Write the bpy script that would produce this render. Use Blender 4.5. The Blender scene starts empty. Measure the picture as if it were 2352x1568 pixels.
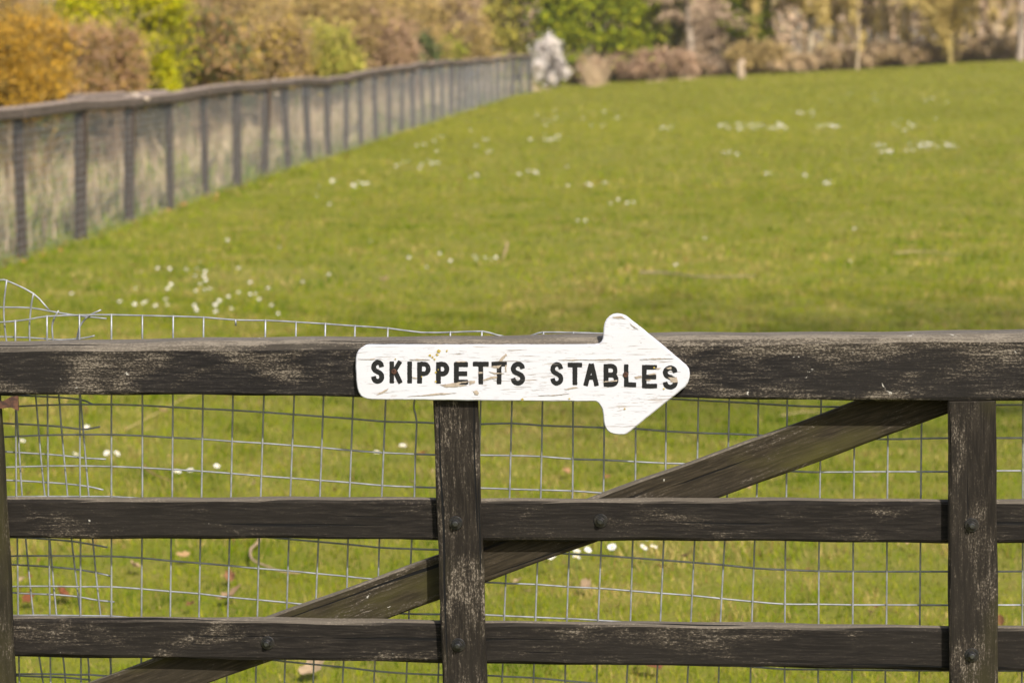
import bpy, math, random
import numpy as np
from mathutils import Vector, Matrix

R = math.radians
scene = bpy.context.scene
C = scene.collection

# ------------------------------------------------------------------ camera
PITCH, ROLL = R(6.0), 0.018
EYE = np.array((0.0, 0.0, 1.59))
FOC = 55.0 / 22.3 * 2352.0                       # focal length in units of a 2352-wide frame
fw = np.array((0, math.cos(PITCH), -math.sin(PITCH)))
rt0 = np.array((1.0, 0, 0)); up0 = np.cross(rt0, fw)
rt = math.cos(ROLL) * rt0 - math.sin(ROLL) * up0
up = math.sin(ROLL) * rt0 + math.cos(ROLL) * up0
cam_d = bpy.data.cameras.new('camera'); cam = bpy.data.objects.new('camera', cam_d); C.objects.link(cam)
cam.matrix_world = Matrix(((rt[0], up[0], -fw[0], EYE[0]), (rt[1], up[1], -fw[1], EYE[1]), (rt[2], up[2], -fw[2], EYE[2]), (0, 0, 0, 1)))
cam_d.sensor_width = 22.3; cam_d.lens = 55.0
cam_d.clip_start = 0.1; cam_d.clip_end = 3000
cam_d.dof.use_dof = True; cam_d.dof.focus_distance = 4.04; cam_d.dof.aperture_fstop = 4.8
cam_d.dof.aperture_blades = 0
scene.camera = cam

# ------------------------------------------------------------------ sky, sun, exposure
PSI = R(7.0)                                     # yaw of the gate, its far end nearer on the right
SUN_EL, SUN_AZ = R(42.0), R(27.0) + PSI * 0 - R(3.0)
sd = Vector((math.sin(SUN_AZ) * math.cos(SUN_EL), -math.cos(SUN_AZ) * math.cos(SUN_EL), math.sin(SUN_EL)))   # towards the sun
world = bpy.data.worlds.new('World'); scene.world = world; world.use_nodes = True
wn = world.node_tree.nodes; wl = world.node_tree.links
sky = wn.new('ShaderNodeTexSky'); sky.sky_type = 'NISHITA'; sky.sun_disc = False
sky.sun_elevation = SUN_EL; sky.sun_rotation = math.atan2(sd.x, sd.y)
sky.air_density = 1.0; sky.dust_density = 2.5; sky.ozone_density = 1.0
wl.new(sky.outputs[0], wn['Background'].inputs[0]); wn['Background'].inputs[1].default_value = 0.10
sun_l = bpy.data.lights.new('sun', 'SUN'); sun_l.energy = 4.0; sun_l.angle = R(0.6); sun_l.color = (1.0, 0.94, 0.84)
sun = bpy.data.objects.new('sun', sun_l); C.objects.link(sun); sun.location = (8, -12, 20)
sun.rotation_euler = sd.to_track_quat('Z', 'Y').to_euler()
scene.view_settings.view_transform = 'Standard'; scene.view_settings.look = 'None'
scene.view_settings.exposure = 0.82; scene.view_settings.gamma = 1.0
scene.view_settings.use_curve_mapping = False
scene.render.engine = 'CYCLES'
scene.cycles.use_denoising = True
try: scene.cycles.denoiser = 'OPENIMAGEDENOISE'
except Exception: pass
scene.cycles.max_bounces = 5; scene.cycles.diffuse_bounces = 3; scene.cycles.transmission_bounces = 3
scene.cycles.glossy_bounces = 2; scene.cycles.transparent_max_bounces = 4
scene.cycles.use_adaptive_sampling = True; scene.cycles.adaptive_threshold = 0.01
scene.cycles.caustics_reflective = False; scene.cycles.caustics_refractive = False

# ------------------------------------------------------------------ helpers
def ray(u, v):
    d = fw + rt * ((u - 1176) / FOC) - up * ((v - 784) / FOC)
    return d / np.linalg.norm(d)
def at_y(u, v, Y):
    d = ray(u, v); return EYE + d * (Y / d[1])
def smooth(t):
    t = np.clip(t, 0, 1); return t * t * (3 - 2 * t)

# posts of the far fence: place across the picture, depth by even spacing of 2.1 m
FP_U = [-128, 42, 177, 291, 389, 470, 544, 607, 660, 711, 755, 796, 830, 864, 897, 924, 951, 974, 998, 1018, 1038, 1058, 1073, 1088, 1103, 1118, 1132, 1146, 1162, 1178, 1198, 1220]
FP_Y = [19.5 + 2.1 * k for k in range(len(FP_U))]
FP_X = [at_y(u, 400, y)[0] for u, y in zip(FP_U, FP_Y)]
# smooth the lateral positions a touch, the fence runs in an easy curve
_fx = np.array(FP_X); _fs = _fx.copy(); _fs[1:-1] = 0.25 * _fx[:-2] + 0.5 * _fx[1:-1] + 0.25 * _fx[2:]
FP_X = list(_fs)
def fence_x(Y):
    Y = np.asarray(Y, float)
    return np.where(Y < FP_Y[0], FP_X[0] - (FP_Y[0] - Y) * 0.02, np.where(Y > FP_Y[-1], FP_X[-1] + (Y - FP_Y[-1]) * 0.3, np.interp(Y, FP_Y, FP_X)))
def height(x, y):
    x = np.asarray(x, float); y = np.asarray(y, float)
    yy = np.minimum(y, 130)
    rise = 0.0135 * np.logaddexp(0, (yy - 12.5) / 2.0) * 2.0
    tilt = 0.047 * (x - 0.6) * smooth((yy - 10) / 100) * np.where(x < 0.6, 0.28, 1.0)
    side = np.clip((fence_x(y) - x - 0.3) / 4.0, 0, 1)
    bank = 0.25 * smooth(side) * smooth((y - 12) / 6)
    lumps = 0.012 * np.sin(x * 1.9 + 0.7 * y) * np.sin(y * 0.8 - x * 0.6) + 0.02 * np.sin(x * 0.5 + 1) * np.sin(y * 0.33)
    return rise + tilt + bank + lumps * smooth((y - 4) / 3)
def hit(u, v):
    d = ray(u, v); t = 4.0; s = 0.25
    while t < 220:
        p = EYE + d * t
        if p[2] < height(p[0], p[1]): break
        t += s; s = 0.02 * t
    lo, hi = t - s, t
    for _ in range(20):
        m = 0.5 * (lo + hi); p = EYE + d * m
        if p[2] < height(p[0], p[1]): hi = m
        else: lo = m
    p = EYE + d * hi
    return p
def vnoise(x, y, seed=0):
    rs = np.random.RandomState(seed); T = rs.rand(256, 256)
    xi = np.floor(x).astype(int); yi = np.floor(y).astype(int)
    fx = smooth(x - xi); fy = smooth(y - yi)
    a = T[xi % 256, yi % 256]; b = T[(xi + 1) % 256, yi % 256]; c = T[xi % 256, (yi + 1) % 256]; d = T[(xi + 1) % 256, (yi + 1) % 256]
    return (a * (1 - fx) + b * fx) * (1 - fy) + (c * (1 - fx) + d * fx) * fy

def tag(o, label=None, cat=None, group=None, kind=None):
    if label: o['label'] = label
    if cat: o['category'] = cat
    if group: o['group'] = group
    if kind: o['kind'] = kind
    return o
def empty(name, loc, label=None, cat=None, group=None, rz=0.0):
    o = bpy.data.objects.new(name, None); C.objects.link(o)
    o.location = tuple(float(a) for a in loc); o.rotation_euler = (0, 0, rz); o.empty_display_size = 0.1
    return tag(o, label, cat, group)
def link(name, me, mat, parent=None):
    o = bpy.data.objects.new(name, me); C.objects.link(o)
    if mat is not None and len(me.materials) == 0: me.materials.append(mat)
    if parent is not None: o.parent = parent
    return o
def mesh(name, verts, faces, mat=None, parent=None, smooth_sh=False, gc=None):
    me = bpy.data.meshes.new(name)
    me.from_pydata([tuple(map(float, v)) for v in verts], [], [tuple(f) for f in faces]); me.update()
    if smooth_sh: me.polygons.foreach_set('use_smooth', [True] * len(me.polygons))
    if gc is not None:
        a = me.attributes.new('gc', 'FLOAT_VECTOR', 'POINT'); a.data.foreach_set('vector', np.asarray(gc, np.float32).ravel())
    return link(name, me, mat, parent)
def npmesh(name, V, F, mat, parent=None, col=None):
    """V (n,3), F (m,k) with one face size; col (n,3) per-vertex colour of its own"""
    me = bpy.data.meshes.new(name); n, m, k = len(V), len(F), F.shape[1]
    me.vertices.add(n); me.vertices.foreach_set('co', np.ascontiguousarray(V, np.float32).ravel())
    me.loops.add(m * k); me.loops.foreach_set('vertex_index', np.ascontiguousarray(F, np.int32).ravel())
    me.polygons.add(m); me.polygons.foreach_set('loop_start', np.arange(0, m * k, k, dtype=np.int32))
    try: me.polygons.foreach_set('loop_total', np.full(m, k, np.int32))
    except Exception: pass
    if col is not None:
        a = me.attributes.new('col', 'FLOAT_COLOR', 'POINT')
        a.data.foreach_set('color', np.concatenate([col, np.ones((n, 1))], 1).astype(np.float32).ravel())
    me.update(calc_edges=True); me.validate()
    return link(name, me, mat, parent)

# ------------------------------------------------------------------ materials
def newmat(name):
    m = bpy.data.materials.new(name); m.use_nodes = True
    nt = m.node_tree; b = nt.nodes['Principled BSDF']
    return m, nt, b
class NB:
    def __init__(s, nt): s.nt = nt
    def n(s, t, **kw):
        x = s.nt.nodes.new(t)
        for k, v in kw.items():
            if k in ('op',): x.operation = v
            else: setattr(x, k, v)
        return x
    def l(s, a, b): s.nt.links.new(a, b)
    def val(s, x, i, v):
        if hasattr(v, 'is_output'): s.l(v, x.inputs[i])
        else: x.inputs[i].default_value = v
    def math(s, op, a, b=0.0, clamp=False):
        x = s.n('ShaderNodeMath', op=op); x.use_clamp = clamp; s.val(x, 0, a); s.val(x, 1, b); return x.outputs[0]
    def noise(s, vec, scale, detail=3.0, rough=0.55, dist=0.0):
        x = s.n('ShaderNodeTexNoise'); s.l(vec, x.inputs['Vector']); x.inputs['Scale'].default_value = scale
        x.inputs['Detail'].default_value = detail; x.inputs['Roughness'].default_value = rough; x.inputs['Distortion'].default_value = dist
        return x.outputs[0]
    def scaled(s, vec, sc, loc=(0, 0, 0)):
        x = s.n('ShaderNodeMapping'); s.l(vec, x.inputs[0]); x.inputs['Scale'].default_value = sc; x.inputs['Location'].default_value = loc; return x.outputs[0]
    def ramp(s, fac, lo, hi):
        x = s.n('ShaderNodeMapRange'); s.l(fac, x.inputs[0]); x.inputs[1].default_value = lo; x.inputs[2].default_value = hi; x.interpolation_type = 'SMOOTHSTEP'; return x.outputs[0]
    def mix(s, fac, a, b):
        x = s.n('ShaderNodeMix', data_type='RGBA')
        s.val(x, 0, fac)
        for i, v in ((6, a), (7, b)):
            if hasattr(v, 'is_output'): s.l(v, x.inputs[i])
            else: x.inputs[i].default_value = (*v, 1)
        return x.outputs[2]
    def bump(s, h, strength, dist, b):
        x = s.n('ShaderNodeBump'); x.inputs['Strength'].default_value = strength; x.inputs['Distance'].default_value = dist
        s.l(h, x.inputs['Height']); s.l(x.outputs[0], b.inputs['Normal'])
def attr(nb, name):
    a = nb.n('ShaderNodeAttribute'); a.attribute_name = name; return a

def leaf_material(name, trans):
    m, nt, b = newmat(name); nb = NB(nt); a = attr(nb, 'col')
    nt.nodes.remove(b)
    d = nb.n('ShaderNodeBsdfDiffuse'); t = nb.n('ShaderNodeBsdfTranslucent'); mx = nb.n('ShaderNodeMixShader')
    mx.inputs[0].default_value = trans
    nb.l(a.outputs['Color'], d.inputs[0]); nb.l(a.outputs['Color'], t.inputs[0])
    nb.l(d.outputs[0], mx.inputs[1]); nb.l(t.outputs[0], mx.inputs[2]); nb.l(mx.outputs[0], nt.nodes['Material Output'].inputs[0])
    return m
M_LEAF = leaf_material('leaf', 0.15)
M_GRASS = leaf_material('grass_blade', 0.2)
M_PETAL = leaf_material('petal', 0.25)
def bark_material():
    m, nt, b = newmat('bark'); nb = NB(nt); a = attr(nb, 'col'); tc = nb.n('ShaderNodeTexCoord')
    n = nb.noise(nb.scaled(tc.outputs['Object'], (9, 9, 2.5)), 2.0, 3)
    c = nb.n('ShaderNodeMix', data_type='RGBA'); c.blend_type = 'MULTIPLY'; c.inputs[0].default_value = 1
    g = nb.math('MULTIPLY_ADD', n, 0.9); g.node.inputs[2].default_value = 0.55
    nb.l(a.outputs['Color'], c.inputs[6]); nb.l(g, c.inputs[7]); nb.l(c.outputs[2], b.inputs['Base Color'])
    b.inputs['Roughness'].default_value = 0.9; b.inputs['Specular IOR Level'].default_value = 0.2
    return m
M_BARK = bark_material()

def wood_material(name, dark, grey, pale, spec_lo, patch_lo, top_lo=0.35, green=0.0, grey_amt=1.0, seed=(0, 0, 0), lich=0.735):
    """weathered dark-stained timber; the attribute gc runs along the grain"""
    m, nt, b = newmat(name); nb = NB(nt)
    gc = attr(nb, 'gc').outputs['Vector']; gc = nb.scaled(gc, (1, 1, 1), seed)
    geo = nb.n('ShaderNodeNewGeometry'); sep = nb.n('ShaderNodeSeparateXYZ'); nb.l(geo.outputs['Normal'], sep.inputs[0])
    edge = attr(nb, 'gc').outputs['Vector']
    fine = nb.noise(nb.scaled(gc, (22, 260, 260)), 1.0, 4, 0.62, 0.4)        # streaks along the grain
    speck = nb.noise(nb.scaled(gc, (210, 430, 430)), 1.0, 4, 0.7)           # small flecks
    patch = nb.noise(nb.scaled(gc, (5.5, 16, 16)), 1.0, 4, 0.65, 0.6)        # where the stain has worn
    big = nb.noise(nb.scaled(gc, (2.2, 7, 7)), 1.0, 3)
    pm = nb.ramp(patch, patch_lo, patch_lo + 0.22)
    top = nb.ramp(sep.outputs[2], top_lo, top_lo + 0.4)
    mixf = nb.math('ADD', nb.math('MULTIPLY', fine, 0.38), nb.math('MULTIPLY', speck, 0.62))
    mott = nb.math('ADD', mixf, nb.math('MULTIPLY', pm, 0.10))               # mid-grey mottling
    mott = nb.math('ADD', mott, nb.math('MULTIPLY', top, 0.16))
    mt_ = nb.math('MULTIPLY', nb.ramp(mott, spec_lo - 0.11, spec_lo + 0.05), grey_amt)
    flk = nb.math('ADD', nb.math('ADD', mixf, nb.math('MULTIPLY', pm, 0.06)), nb.math('MULTIPLY', top, 0.06))
    fl = nb.math('MULTIPLY', nb.ramp(flk, spec_lo - 0.015, spec_lo + 0.035), nb.math('ADD', nb.math('MULTIPLY', nb.math('MAXIMUM', pm, top), 0.8), 0.18))
    base = nb.mix(nb.ramp(fine, 0.38, 0.66), dark, tuple(min(1, c * 2.1) for c in dark))
    base = nb.mix(nb.math('MULTIPLY', nb.ramp(big, 0.45, 0.62), 0.5), base, tuple(c * 0.8 + g * 0.06 for c, g in zip(dark, grey)))
    if green > 0:
        gm = nb.math('MULTIPLY', nb.ramp(nb.noise(nb.scaled(gc, (3, 7, 7), (4, 2, 7)), 1.0, 3), 0.5, 0.66), green)
        base = nb.mix(gm, base, (0.05, 0.045, 0.012))
    mt_ = nb.math('MULTIPLY', mt_, nb.math('ADD', nb.math('MULTIPLY', pm, 0.75), 0.22))
    col = nb.mix(mt_, base, tuple(g * k for g, k in zip(grey, (0.29, 0.275, 0.26))))
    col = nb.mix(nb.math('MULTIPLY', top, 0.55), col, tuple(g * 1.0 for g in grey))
    col = nb.mix(fl, col, grey)
    pl = nb.noise(nb.scaled(gc, (24, 38, 38), (9, 3, 1)), 1.0, 4, 0.62, 0.5)   # lichen
    col = nb.mix(nb.ramp(nb.math('ADD', pl, nb.math('MULTIPLY', pm, 0.03)), lich, lich + 0.025), col, pale)
    crack = nb.noise(nb.scaled(gc, (1.6, 110, 110), (3, 8, 5)), 1.0, 2, 0.5, 0.25)
    ck = nb.ramp(crack, 0.67, 0.70)
    col = nb.mix(ck, col, (0.005, 0.005, 0.005))
    nb.l(col, b.inputs['Base Color'])
    b.inputs['Roughness'].default_value = 0.85; b.inputs['Specular IOR Level'].default_value = 0.15
    h = nb.math('SUBTRACT', nb.math('ADD', nb.math('MULTIPLY', fine, 0.8), nb.math('MULTIPLY', fl, 0.15)), nb.math('MULTIPLY', ck, 1.5))
    nb.bump(h, 0.55, 0.0015, b)
    return m
GREY = (0.155, 0.132, 0.104); PALE = (0.34, 0.32, 0.285)
M_TOP = wood_material('stained_oak_worn', (0.0074, 0.0065, 0.0062), GREY, PALE, 0.582, 0.41, 0.30, lich=0.705)
M_RAIL = wood_material('stained_oak', (0.0082, 0.0068, 0.0056), GREY, PALE, 0.618, 0.47, 0.40, seed=(3.1, 1.7, 0.4))
M_POST = wood_material('stained_oak_upright', (0.0095, 0.0076, 0.0056), GREY, PALE, 0.597, 0.44, 0.5, green=0.35, seed=(7.3, 2.9, 1.4))
M_BRACE = wood_material('stained_oak_brace', (0.017, 0.0132, 0.0080), GREY, PALE, 0.605, 0.46, 0.25, green=0.85, seed=(1.9, 5.3, 2.2))
M_FPOST = wood_material('grey_softwood', (0.030, 0.019, 0.012), (0.085, 0.056, 0.036), (0.11, 0.09, 0.07), 0.60, 0.45, 0.4)
M_FRAIL = wood_material('grey_rail_wood', (0.075, 0.058, 0.048), (0.36, 0.28, 0.23), (0.36, 0.31, 0.27), 0.58, 0.48, 0.2)

def plain(name, col, rough=0.6, metal=0.0, noise=None, spec=0.4):
    m, nt, b = newmat(name); nb = NB(nt)
    if noise:
        tc = nb.n('ShaderNodeTexCoord'); n = nb.noise(tc.outputs['Object'], noise[0], 4)
        nb.l(nb.mix(nb.ramp(n, 0.35, 0.68), col, noise[1]), b.inputs['Base Color']); nb.bump(n, 0.4, 0.001, b)
    else: b.inputs['Base Color'].default_value = (*col, 1)
    b.inputs['Roughness'].default_value = rough; b.inputs['Metallic'].default_value = metal; b.inputs['Specular IOR Level'].default_value = spec
    return m
M_WIRE = plain('galvanised_wire', (0.29, 0.295, 0.31), 0.45, 0.35, (60, (0.19, 0.195, 0.2)))
M_NET = plain('weathered_netting', (0.36, 0.365, 0.375), 0.5, 0.3, (20, (0.30, 0.315, 0.33)))
M_BOLT = plain('blackened_steel', (0.03, 0.03, 0.032), 0.38, 0.7, (90, (0.055, 0.05, 0.045)))
M_NUT = plain('worn_steel', (0.11, 0.11, 0.11), 0.33, 0.8, (120, (0.05, 0.05, 0.05)))
M_RUST = plain('rust', (0.085, 0.036, 0.02), 0.85, 0.0, (140, (0.03, 0.014, 0.01)))
M_BARE = plain('bare_timber', (0.33, 0.275, 0.215), 0.9, 0.0, (160, (0.23, 0.19, 0.15)))
M_LICHEN = plain('yellow_lichen', (0.42, 0.31, 0.06), 0.9, 0.0, (300, (0.26, 0.20, 0.05)))
M_DEADLEAF = leaf_material('dead_leaf', 0.2)
M_CUT = plain('fresh_cut_wood', (0.56, 0.45, 0.33), 0.85, 0.0, (20, (0.42, 0.33, 0.25)))

def sign_material(name, base, flake, flake_lo, rough):
    m, nt, b = newmat(name); nb = NB(nt); gc = attr(nb, 'gc').outputs['Vector']
    w = nb.noise(nb.scaled(gc, (9, 22, 22)), 1.0, 2)                        # slow drift of the grain
    wob = nb.n('ShaderNodeVectorMath', op='SCALE'); 
    cmb = nb.n('ShaderNodeCombineXYZ'); nb.l(nb.math('MULTIPLY', w, 0.012), cmb.inputs[1])
    add = nb.n('ShaderNodeVectorMath', op='ADD'); nb.l(gc, add.inputs[0]); nb.l(cmb.outputs[0], add.inputs[1])
    g = add.outputs[0]
    line = nb.noise(nb.scaled(g, (17, 470, 40)), 1.0, 3, 0.55)
    line2 = nb.noise(nb.scaled(g, (60, 820, 40), (3, 1, 2)), 1.0, 3, 0.6)
    area = nb.noise(nb.scaled(g, (11, 20, 10), (5, 5, 5)), 1.0, 2)
    a1 = nb.ramp(nb.math('ADD', line, nb.math('MULTIPLY', nb.ramp(area, 0.4, 0.7), 0.05)), flake_lo, flake_lo + 0.035)
    a2 = nb.ramp(nb.math('ADD', line2, nb.math('MULTIPLY', nb.ramp(area, 0.35, 0.75), 0.05)), flake_lo + 0.025, flake_lo + 0.055)
    blot = nb.noise(nb.scaled(g, (70, 190, 40), (1, 4, 8)), 1.0, 5, 0.65, 0.3)
    a3 = nb.ramp(blot, 0.705, 0.725)
    f = nb.math('MAXIMUM', nb.math('MAXIMUM', a1, a2), a3)
    var = nb.noise(nb.scaled(g, (40, 120, 40)), 1.0, 4)
    fcol = nb.mix(nb.ramp(var, 0.35, 0.65), flake, tuple(c * 0.6 for c in flake))
    stain = nb.mix(nb.math('MULTIPLY', nb.ramp(nb.noise(nb.scaled(g, (8, 30, 8), (2, 2, 2)), 1.0, 4), 0.45, 0.75), 0.35), base, tuple(c * k for c, k in zip(base, (0.95, 0.91, 0.86))))
    nb.l(nb.mix(f, stain, fcol), b.inputs['Base Color'])
    b.inputs['Roughness'].default_value = rough; b.inputs['Specular IOR Level'].default_value = 0.3
    h = nb.math('SUBTRACT', nb.math('MULTIPLY', line, 0.6), f)
    nb.bump(h, 0.5, 0.0008, b)
    return m
M_SIGN = sign_material('flaking_white_paint', (0.465, 0.468, 0.505), (0.33, 0.285, 0.245), 0.652, 0.6)
M_LETTER = sign_material('flaking_black_paint', (0.010, 0.010, 0.011), (0.28, 0.25, 0.22), 0.725, 0.4)

def ground_material():
    m, nt, b = newmat('meadow_soil'); nb = NB(nt); tc = nb.n('ShaderNodeTexCoord'); o = tc.outputs['Object']
    n1 = nb.noise(o, 0.35, 4); n2 = nb.noise(o, 2.2, 4); n3 = nb.noise(o, 22, 4, 0.7); n4 = nb.noise(o, 90, 3, 0.7)
    c = nb.mix(nb.ramp(n2, 0.35, 0.65), (0.15, 0.165, 0.013), (0.195, 0.18, 0.026))
    c = nb.mix(nb.math('MULTIPLY', nb.ramp(n3, 0.5, 0.68), 0.6), c, (0.20, 0.15, 0.055))
    c = nb.mix(nb.math('MULTIPLY', nb.ramp(n4, 0.45, 0.65), 0.4), c, (0.08, 0.105, 0.01))
    c = nb.mix(nb.math('MULTIPLY', nb.ramp(n1, 0.45, 0.65), 0.35), c, (0.20, 0.18, 0.045))
    nb.l(c, b.inputs['Base Color']); b.inputs['Roughness'].default_value = 0.95; b.inputs['Specular IOR Level'].default_value = 0.1
    nb.bump(nb.math('ADD', n3, nb.math('MULTIPLY', n4, 0.5)), 0.7, 0.03, b)
    return m
M_GROUND = ground_material()

# ------------------------------------------------------------------ ground sheet
def build_ground():
    xs = np.concatenate([[-600, -300, -160, -100, -60], np.linspace(-40, -12, 15)[:-1], np.linspace(-12, 12, 73), np.linspace(12, 50, 26)[1:], [70, 100, 160, 300, 600]])
    ys = np.concatenate([[-60, -20, -6], np.linspace(0, 40, 101), np.linspace(40, 140, 67)[1:], [170, 220, 320, 500, 900, 1600]])
    X, Y = np.meshgrid(xs, ys); Z = height(np.clip(X, -60, 60), Y)
    V = np.stack([X.ravel(), Y.ravel(), Z.ravel()], 1); nx = len(xs)
    i = np.arange(len(ys) - 1)[:, None] * nx + np.arange(nx - 1)[None]
    i = i.ravel(); F = np.stack([i, i + 1, i + nx + 1, i + nx], 1)
    o = npmesh('meadow_ground', V, F, M_GROUND); o.data.polygons.foreach_set('use_smooth', [True] * len(o.data.polygons))
    tag(o, 'mown green meadow rising gently towards the trees', 'meadow', kind='structure')
build_ground()

# ------------------------------------------------------------------ grass
def build_grass():
    rs = np.random.RandomState(7)
    bands = [(5.3, 8.0, 5200, 0.0032, 0.026, 3.0), (8, 12, 3200, 0.0046, 0.028, 3.2), (12, 18, 1500, 0.0070, 0.031, 3.6), (18, 30, 560, 0.011, 0.034, 4.5), (30, 55, 190, 0.019, 0.042, 6), (55, 102, 60, 0.034, 0.055, 9)]
    Vs, Cs = [], []
    for y0, y1, den, w, h, mar in bands:
        hw = lambda y: y * 0.205 + mar
        area = (y1 - y0) * 2 * hw(0.5 * (y0 + y1)); n = int(area * den)
        y = rs.uniform(y0, y1, int(n * 1.25)); x = rs.uniform(-hw(y1), hw(y1), len(y))
        k = (np.abs(x) < hw(y)) & (x > fence_x(y) - 0.25); x, y = x[k], y[k]
        # clumping: thin out in bare spots
        cl = vnoise(x * 5 + 50, y * 5 + 50, 1) * 0.6 + vnoise(x * 14 + 9, y * 14 + 9, 2) * 0.4
        k = rs.rand(len(x)) < 0.35 + 1.3 * cl; x, y, cl = x[k], y[k], cl[k]
        n = len(x); z = height(x, y); tuft = smooth((vnoise(x * 3.3 + 71, y * 2.9 + 71, 31) - 0.62) / 0.2); fe = np.clip(1 - (x - fence_x(y)) / 0.7, 0, 1)
        hh = h * (0.35 + 0.9 * rs.rand(n) ** 1.6 + 0.5 * cl) * (1 + 0.9 * tuft * rs.rand(n) + 2.0 * fe * rs.rand(n)); ww = w * rs.uniform(0.6, 1.3, n)
        az = rs.uniform(0, 2 * np.pi, n); lean = rs.uniform(0.15, 1.4, n); tilt = rs.uniform(0, 2 * np.pi, n)
        bx, by = np.cos(az) * ww * 0.5, np.sin(az) * ww * 0.5
        tx, ty, tz = np.cos(tilt) * hh * np.sin(lean), np.sin(tilt) * hh * np.sin(lean), hh * np.cos(lean)
        A = np.stack([x - bx, y - by, z - 0.004], 1); B = np.stack([x + bx, y + by, z - 0.004], 1)
        T = np.stack([x + tx, y + ty, z + tz], 1)
        Vs.append(np.stack([A, B, T], 1).reshape(-1, 3))
        # the blades' own colours: fresh green, yellow-green, straw and brown thatch
        gr = np.array([(0.156, 0.200, 0.006), (0.215, 0.232, 0.009), (0.262, 0.242, 0.020), (0.076, 0.124, 0.005), (0.37, 0.28, 0.10), (0.19, 0.11, 0.04)])
        t1 = vnoise(x * 6.5 + 11, y * 5 + 7, 21); t2 = vnoise(x * 2.2 + 20, y * 1.7 + 20, 3); t3 = vnoise(x * 15 + 5, y * 12 + 5, 22)
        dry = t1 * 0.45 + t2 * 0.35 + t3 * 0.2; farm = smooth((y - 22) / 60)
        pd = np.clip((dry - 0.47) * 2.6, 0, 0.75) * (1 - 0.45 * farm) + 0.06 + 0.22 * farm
        dk = np.clip((0.42 - dry) * 3.0, 0, 0.8)
        # a worn track runs up the slope; shade to its right painted into blades
        px = 0.35 + (y - 10) * 0.021 + 0.25 * np.sin(y * 0.35); track = np.exp(-((x - px) / (0.22 + 0.006 * y)) ** 2) * smooth((y - 9.5) / 2) * smooth((24 - y) / 8)
        shade_band = smooth((x - px - 0.3) / 1.2) * smooth((y - 8.2) / 2) * smooth((15.5 - y) / 4)
        pd = np.clip(pd + 0.50 * track - 0.10 * shade_band, 0.02, 0.9); dk = np.clip(dk + 0.45 * shade_band + 0.35 * tuft, 0, 0.9)
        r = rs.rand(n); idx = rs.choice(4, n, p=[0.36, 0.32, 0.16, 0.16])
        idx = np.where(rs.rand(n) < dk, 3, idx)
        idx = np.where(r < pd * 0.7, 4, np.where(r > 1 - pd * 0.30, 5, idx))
        big = vnoise(x * 0.22 + 3, y * 0.16 + 3, 5)[:, None]
        edge = np.clip(1 - (x - fence_x(y)) / 1.3, 0, 1)[:, None] * 0.5
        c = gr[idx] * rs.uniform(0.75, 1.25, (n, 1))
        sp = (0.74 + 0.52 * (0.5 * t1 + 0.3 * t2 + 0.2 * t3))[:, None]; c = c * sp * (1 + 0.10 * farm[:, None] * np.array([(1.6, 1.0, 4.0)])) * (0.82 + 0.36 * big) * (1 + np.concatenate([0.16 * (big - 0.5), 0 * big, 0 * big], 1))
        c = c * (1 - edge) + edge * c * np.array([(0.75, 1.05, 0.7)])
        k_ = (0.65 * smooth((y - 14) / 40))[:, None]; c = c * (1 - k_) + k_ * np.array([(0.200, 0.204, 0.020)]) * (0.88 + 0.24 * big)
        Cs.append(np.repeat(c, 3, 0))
    V = np.concatenate(Vs); F = np.arange(len(V)).reshape(-1, 3)
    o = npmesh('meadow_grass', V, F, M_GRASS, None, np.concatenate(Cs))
    tag(o, 'short yellow-green grass with straw thatch covering the meadow', 'grass', kind='stuff')
build_grass()

# ------------------------------------------------------------------ gate frame of reference
GY = 4.07
P0 = np.array((0.0, GY / math.cos(PITCH) * 0 + 4.05, 0.0))
gx = np.array((math.cos(PSI), -math.sin(PSI), 0.0)); gn = np.array((math.sin(PSI), math.cos(PSI), 0.0))
def G(u, v, o=0.0):
    """picture point -> gate coordinates (along, depth, height) on the plane o metres behind the gate's rail faces"""
    d = ray(u, v); q = P0 + gn * o
    t = np.dot(q - EYE, gn) / np.dot(d, gn); p = EYE + d * t
    return np.array((np.dot(p - P0, gx), o, p[2]))

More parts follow.
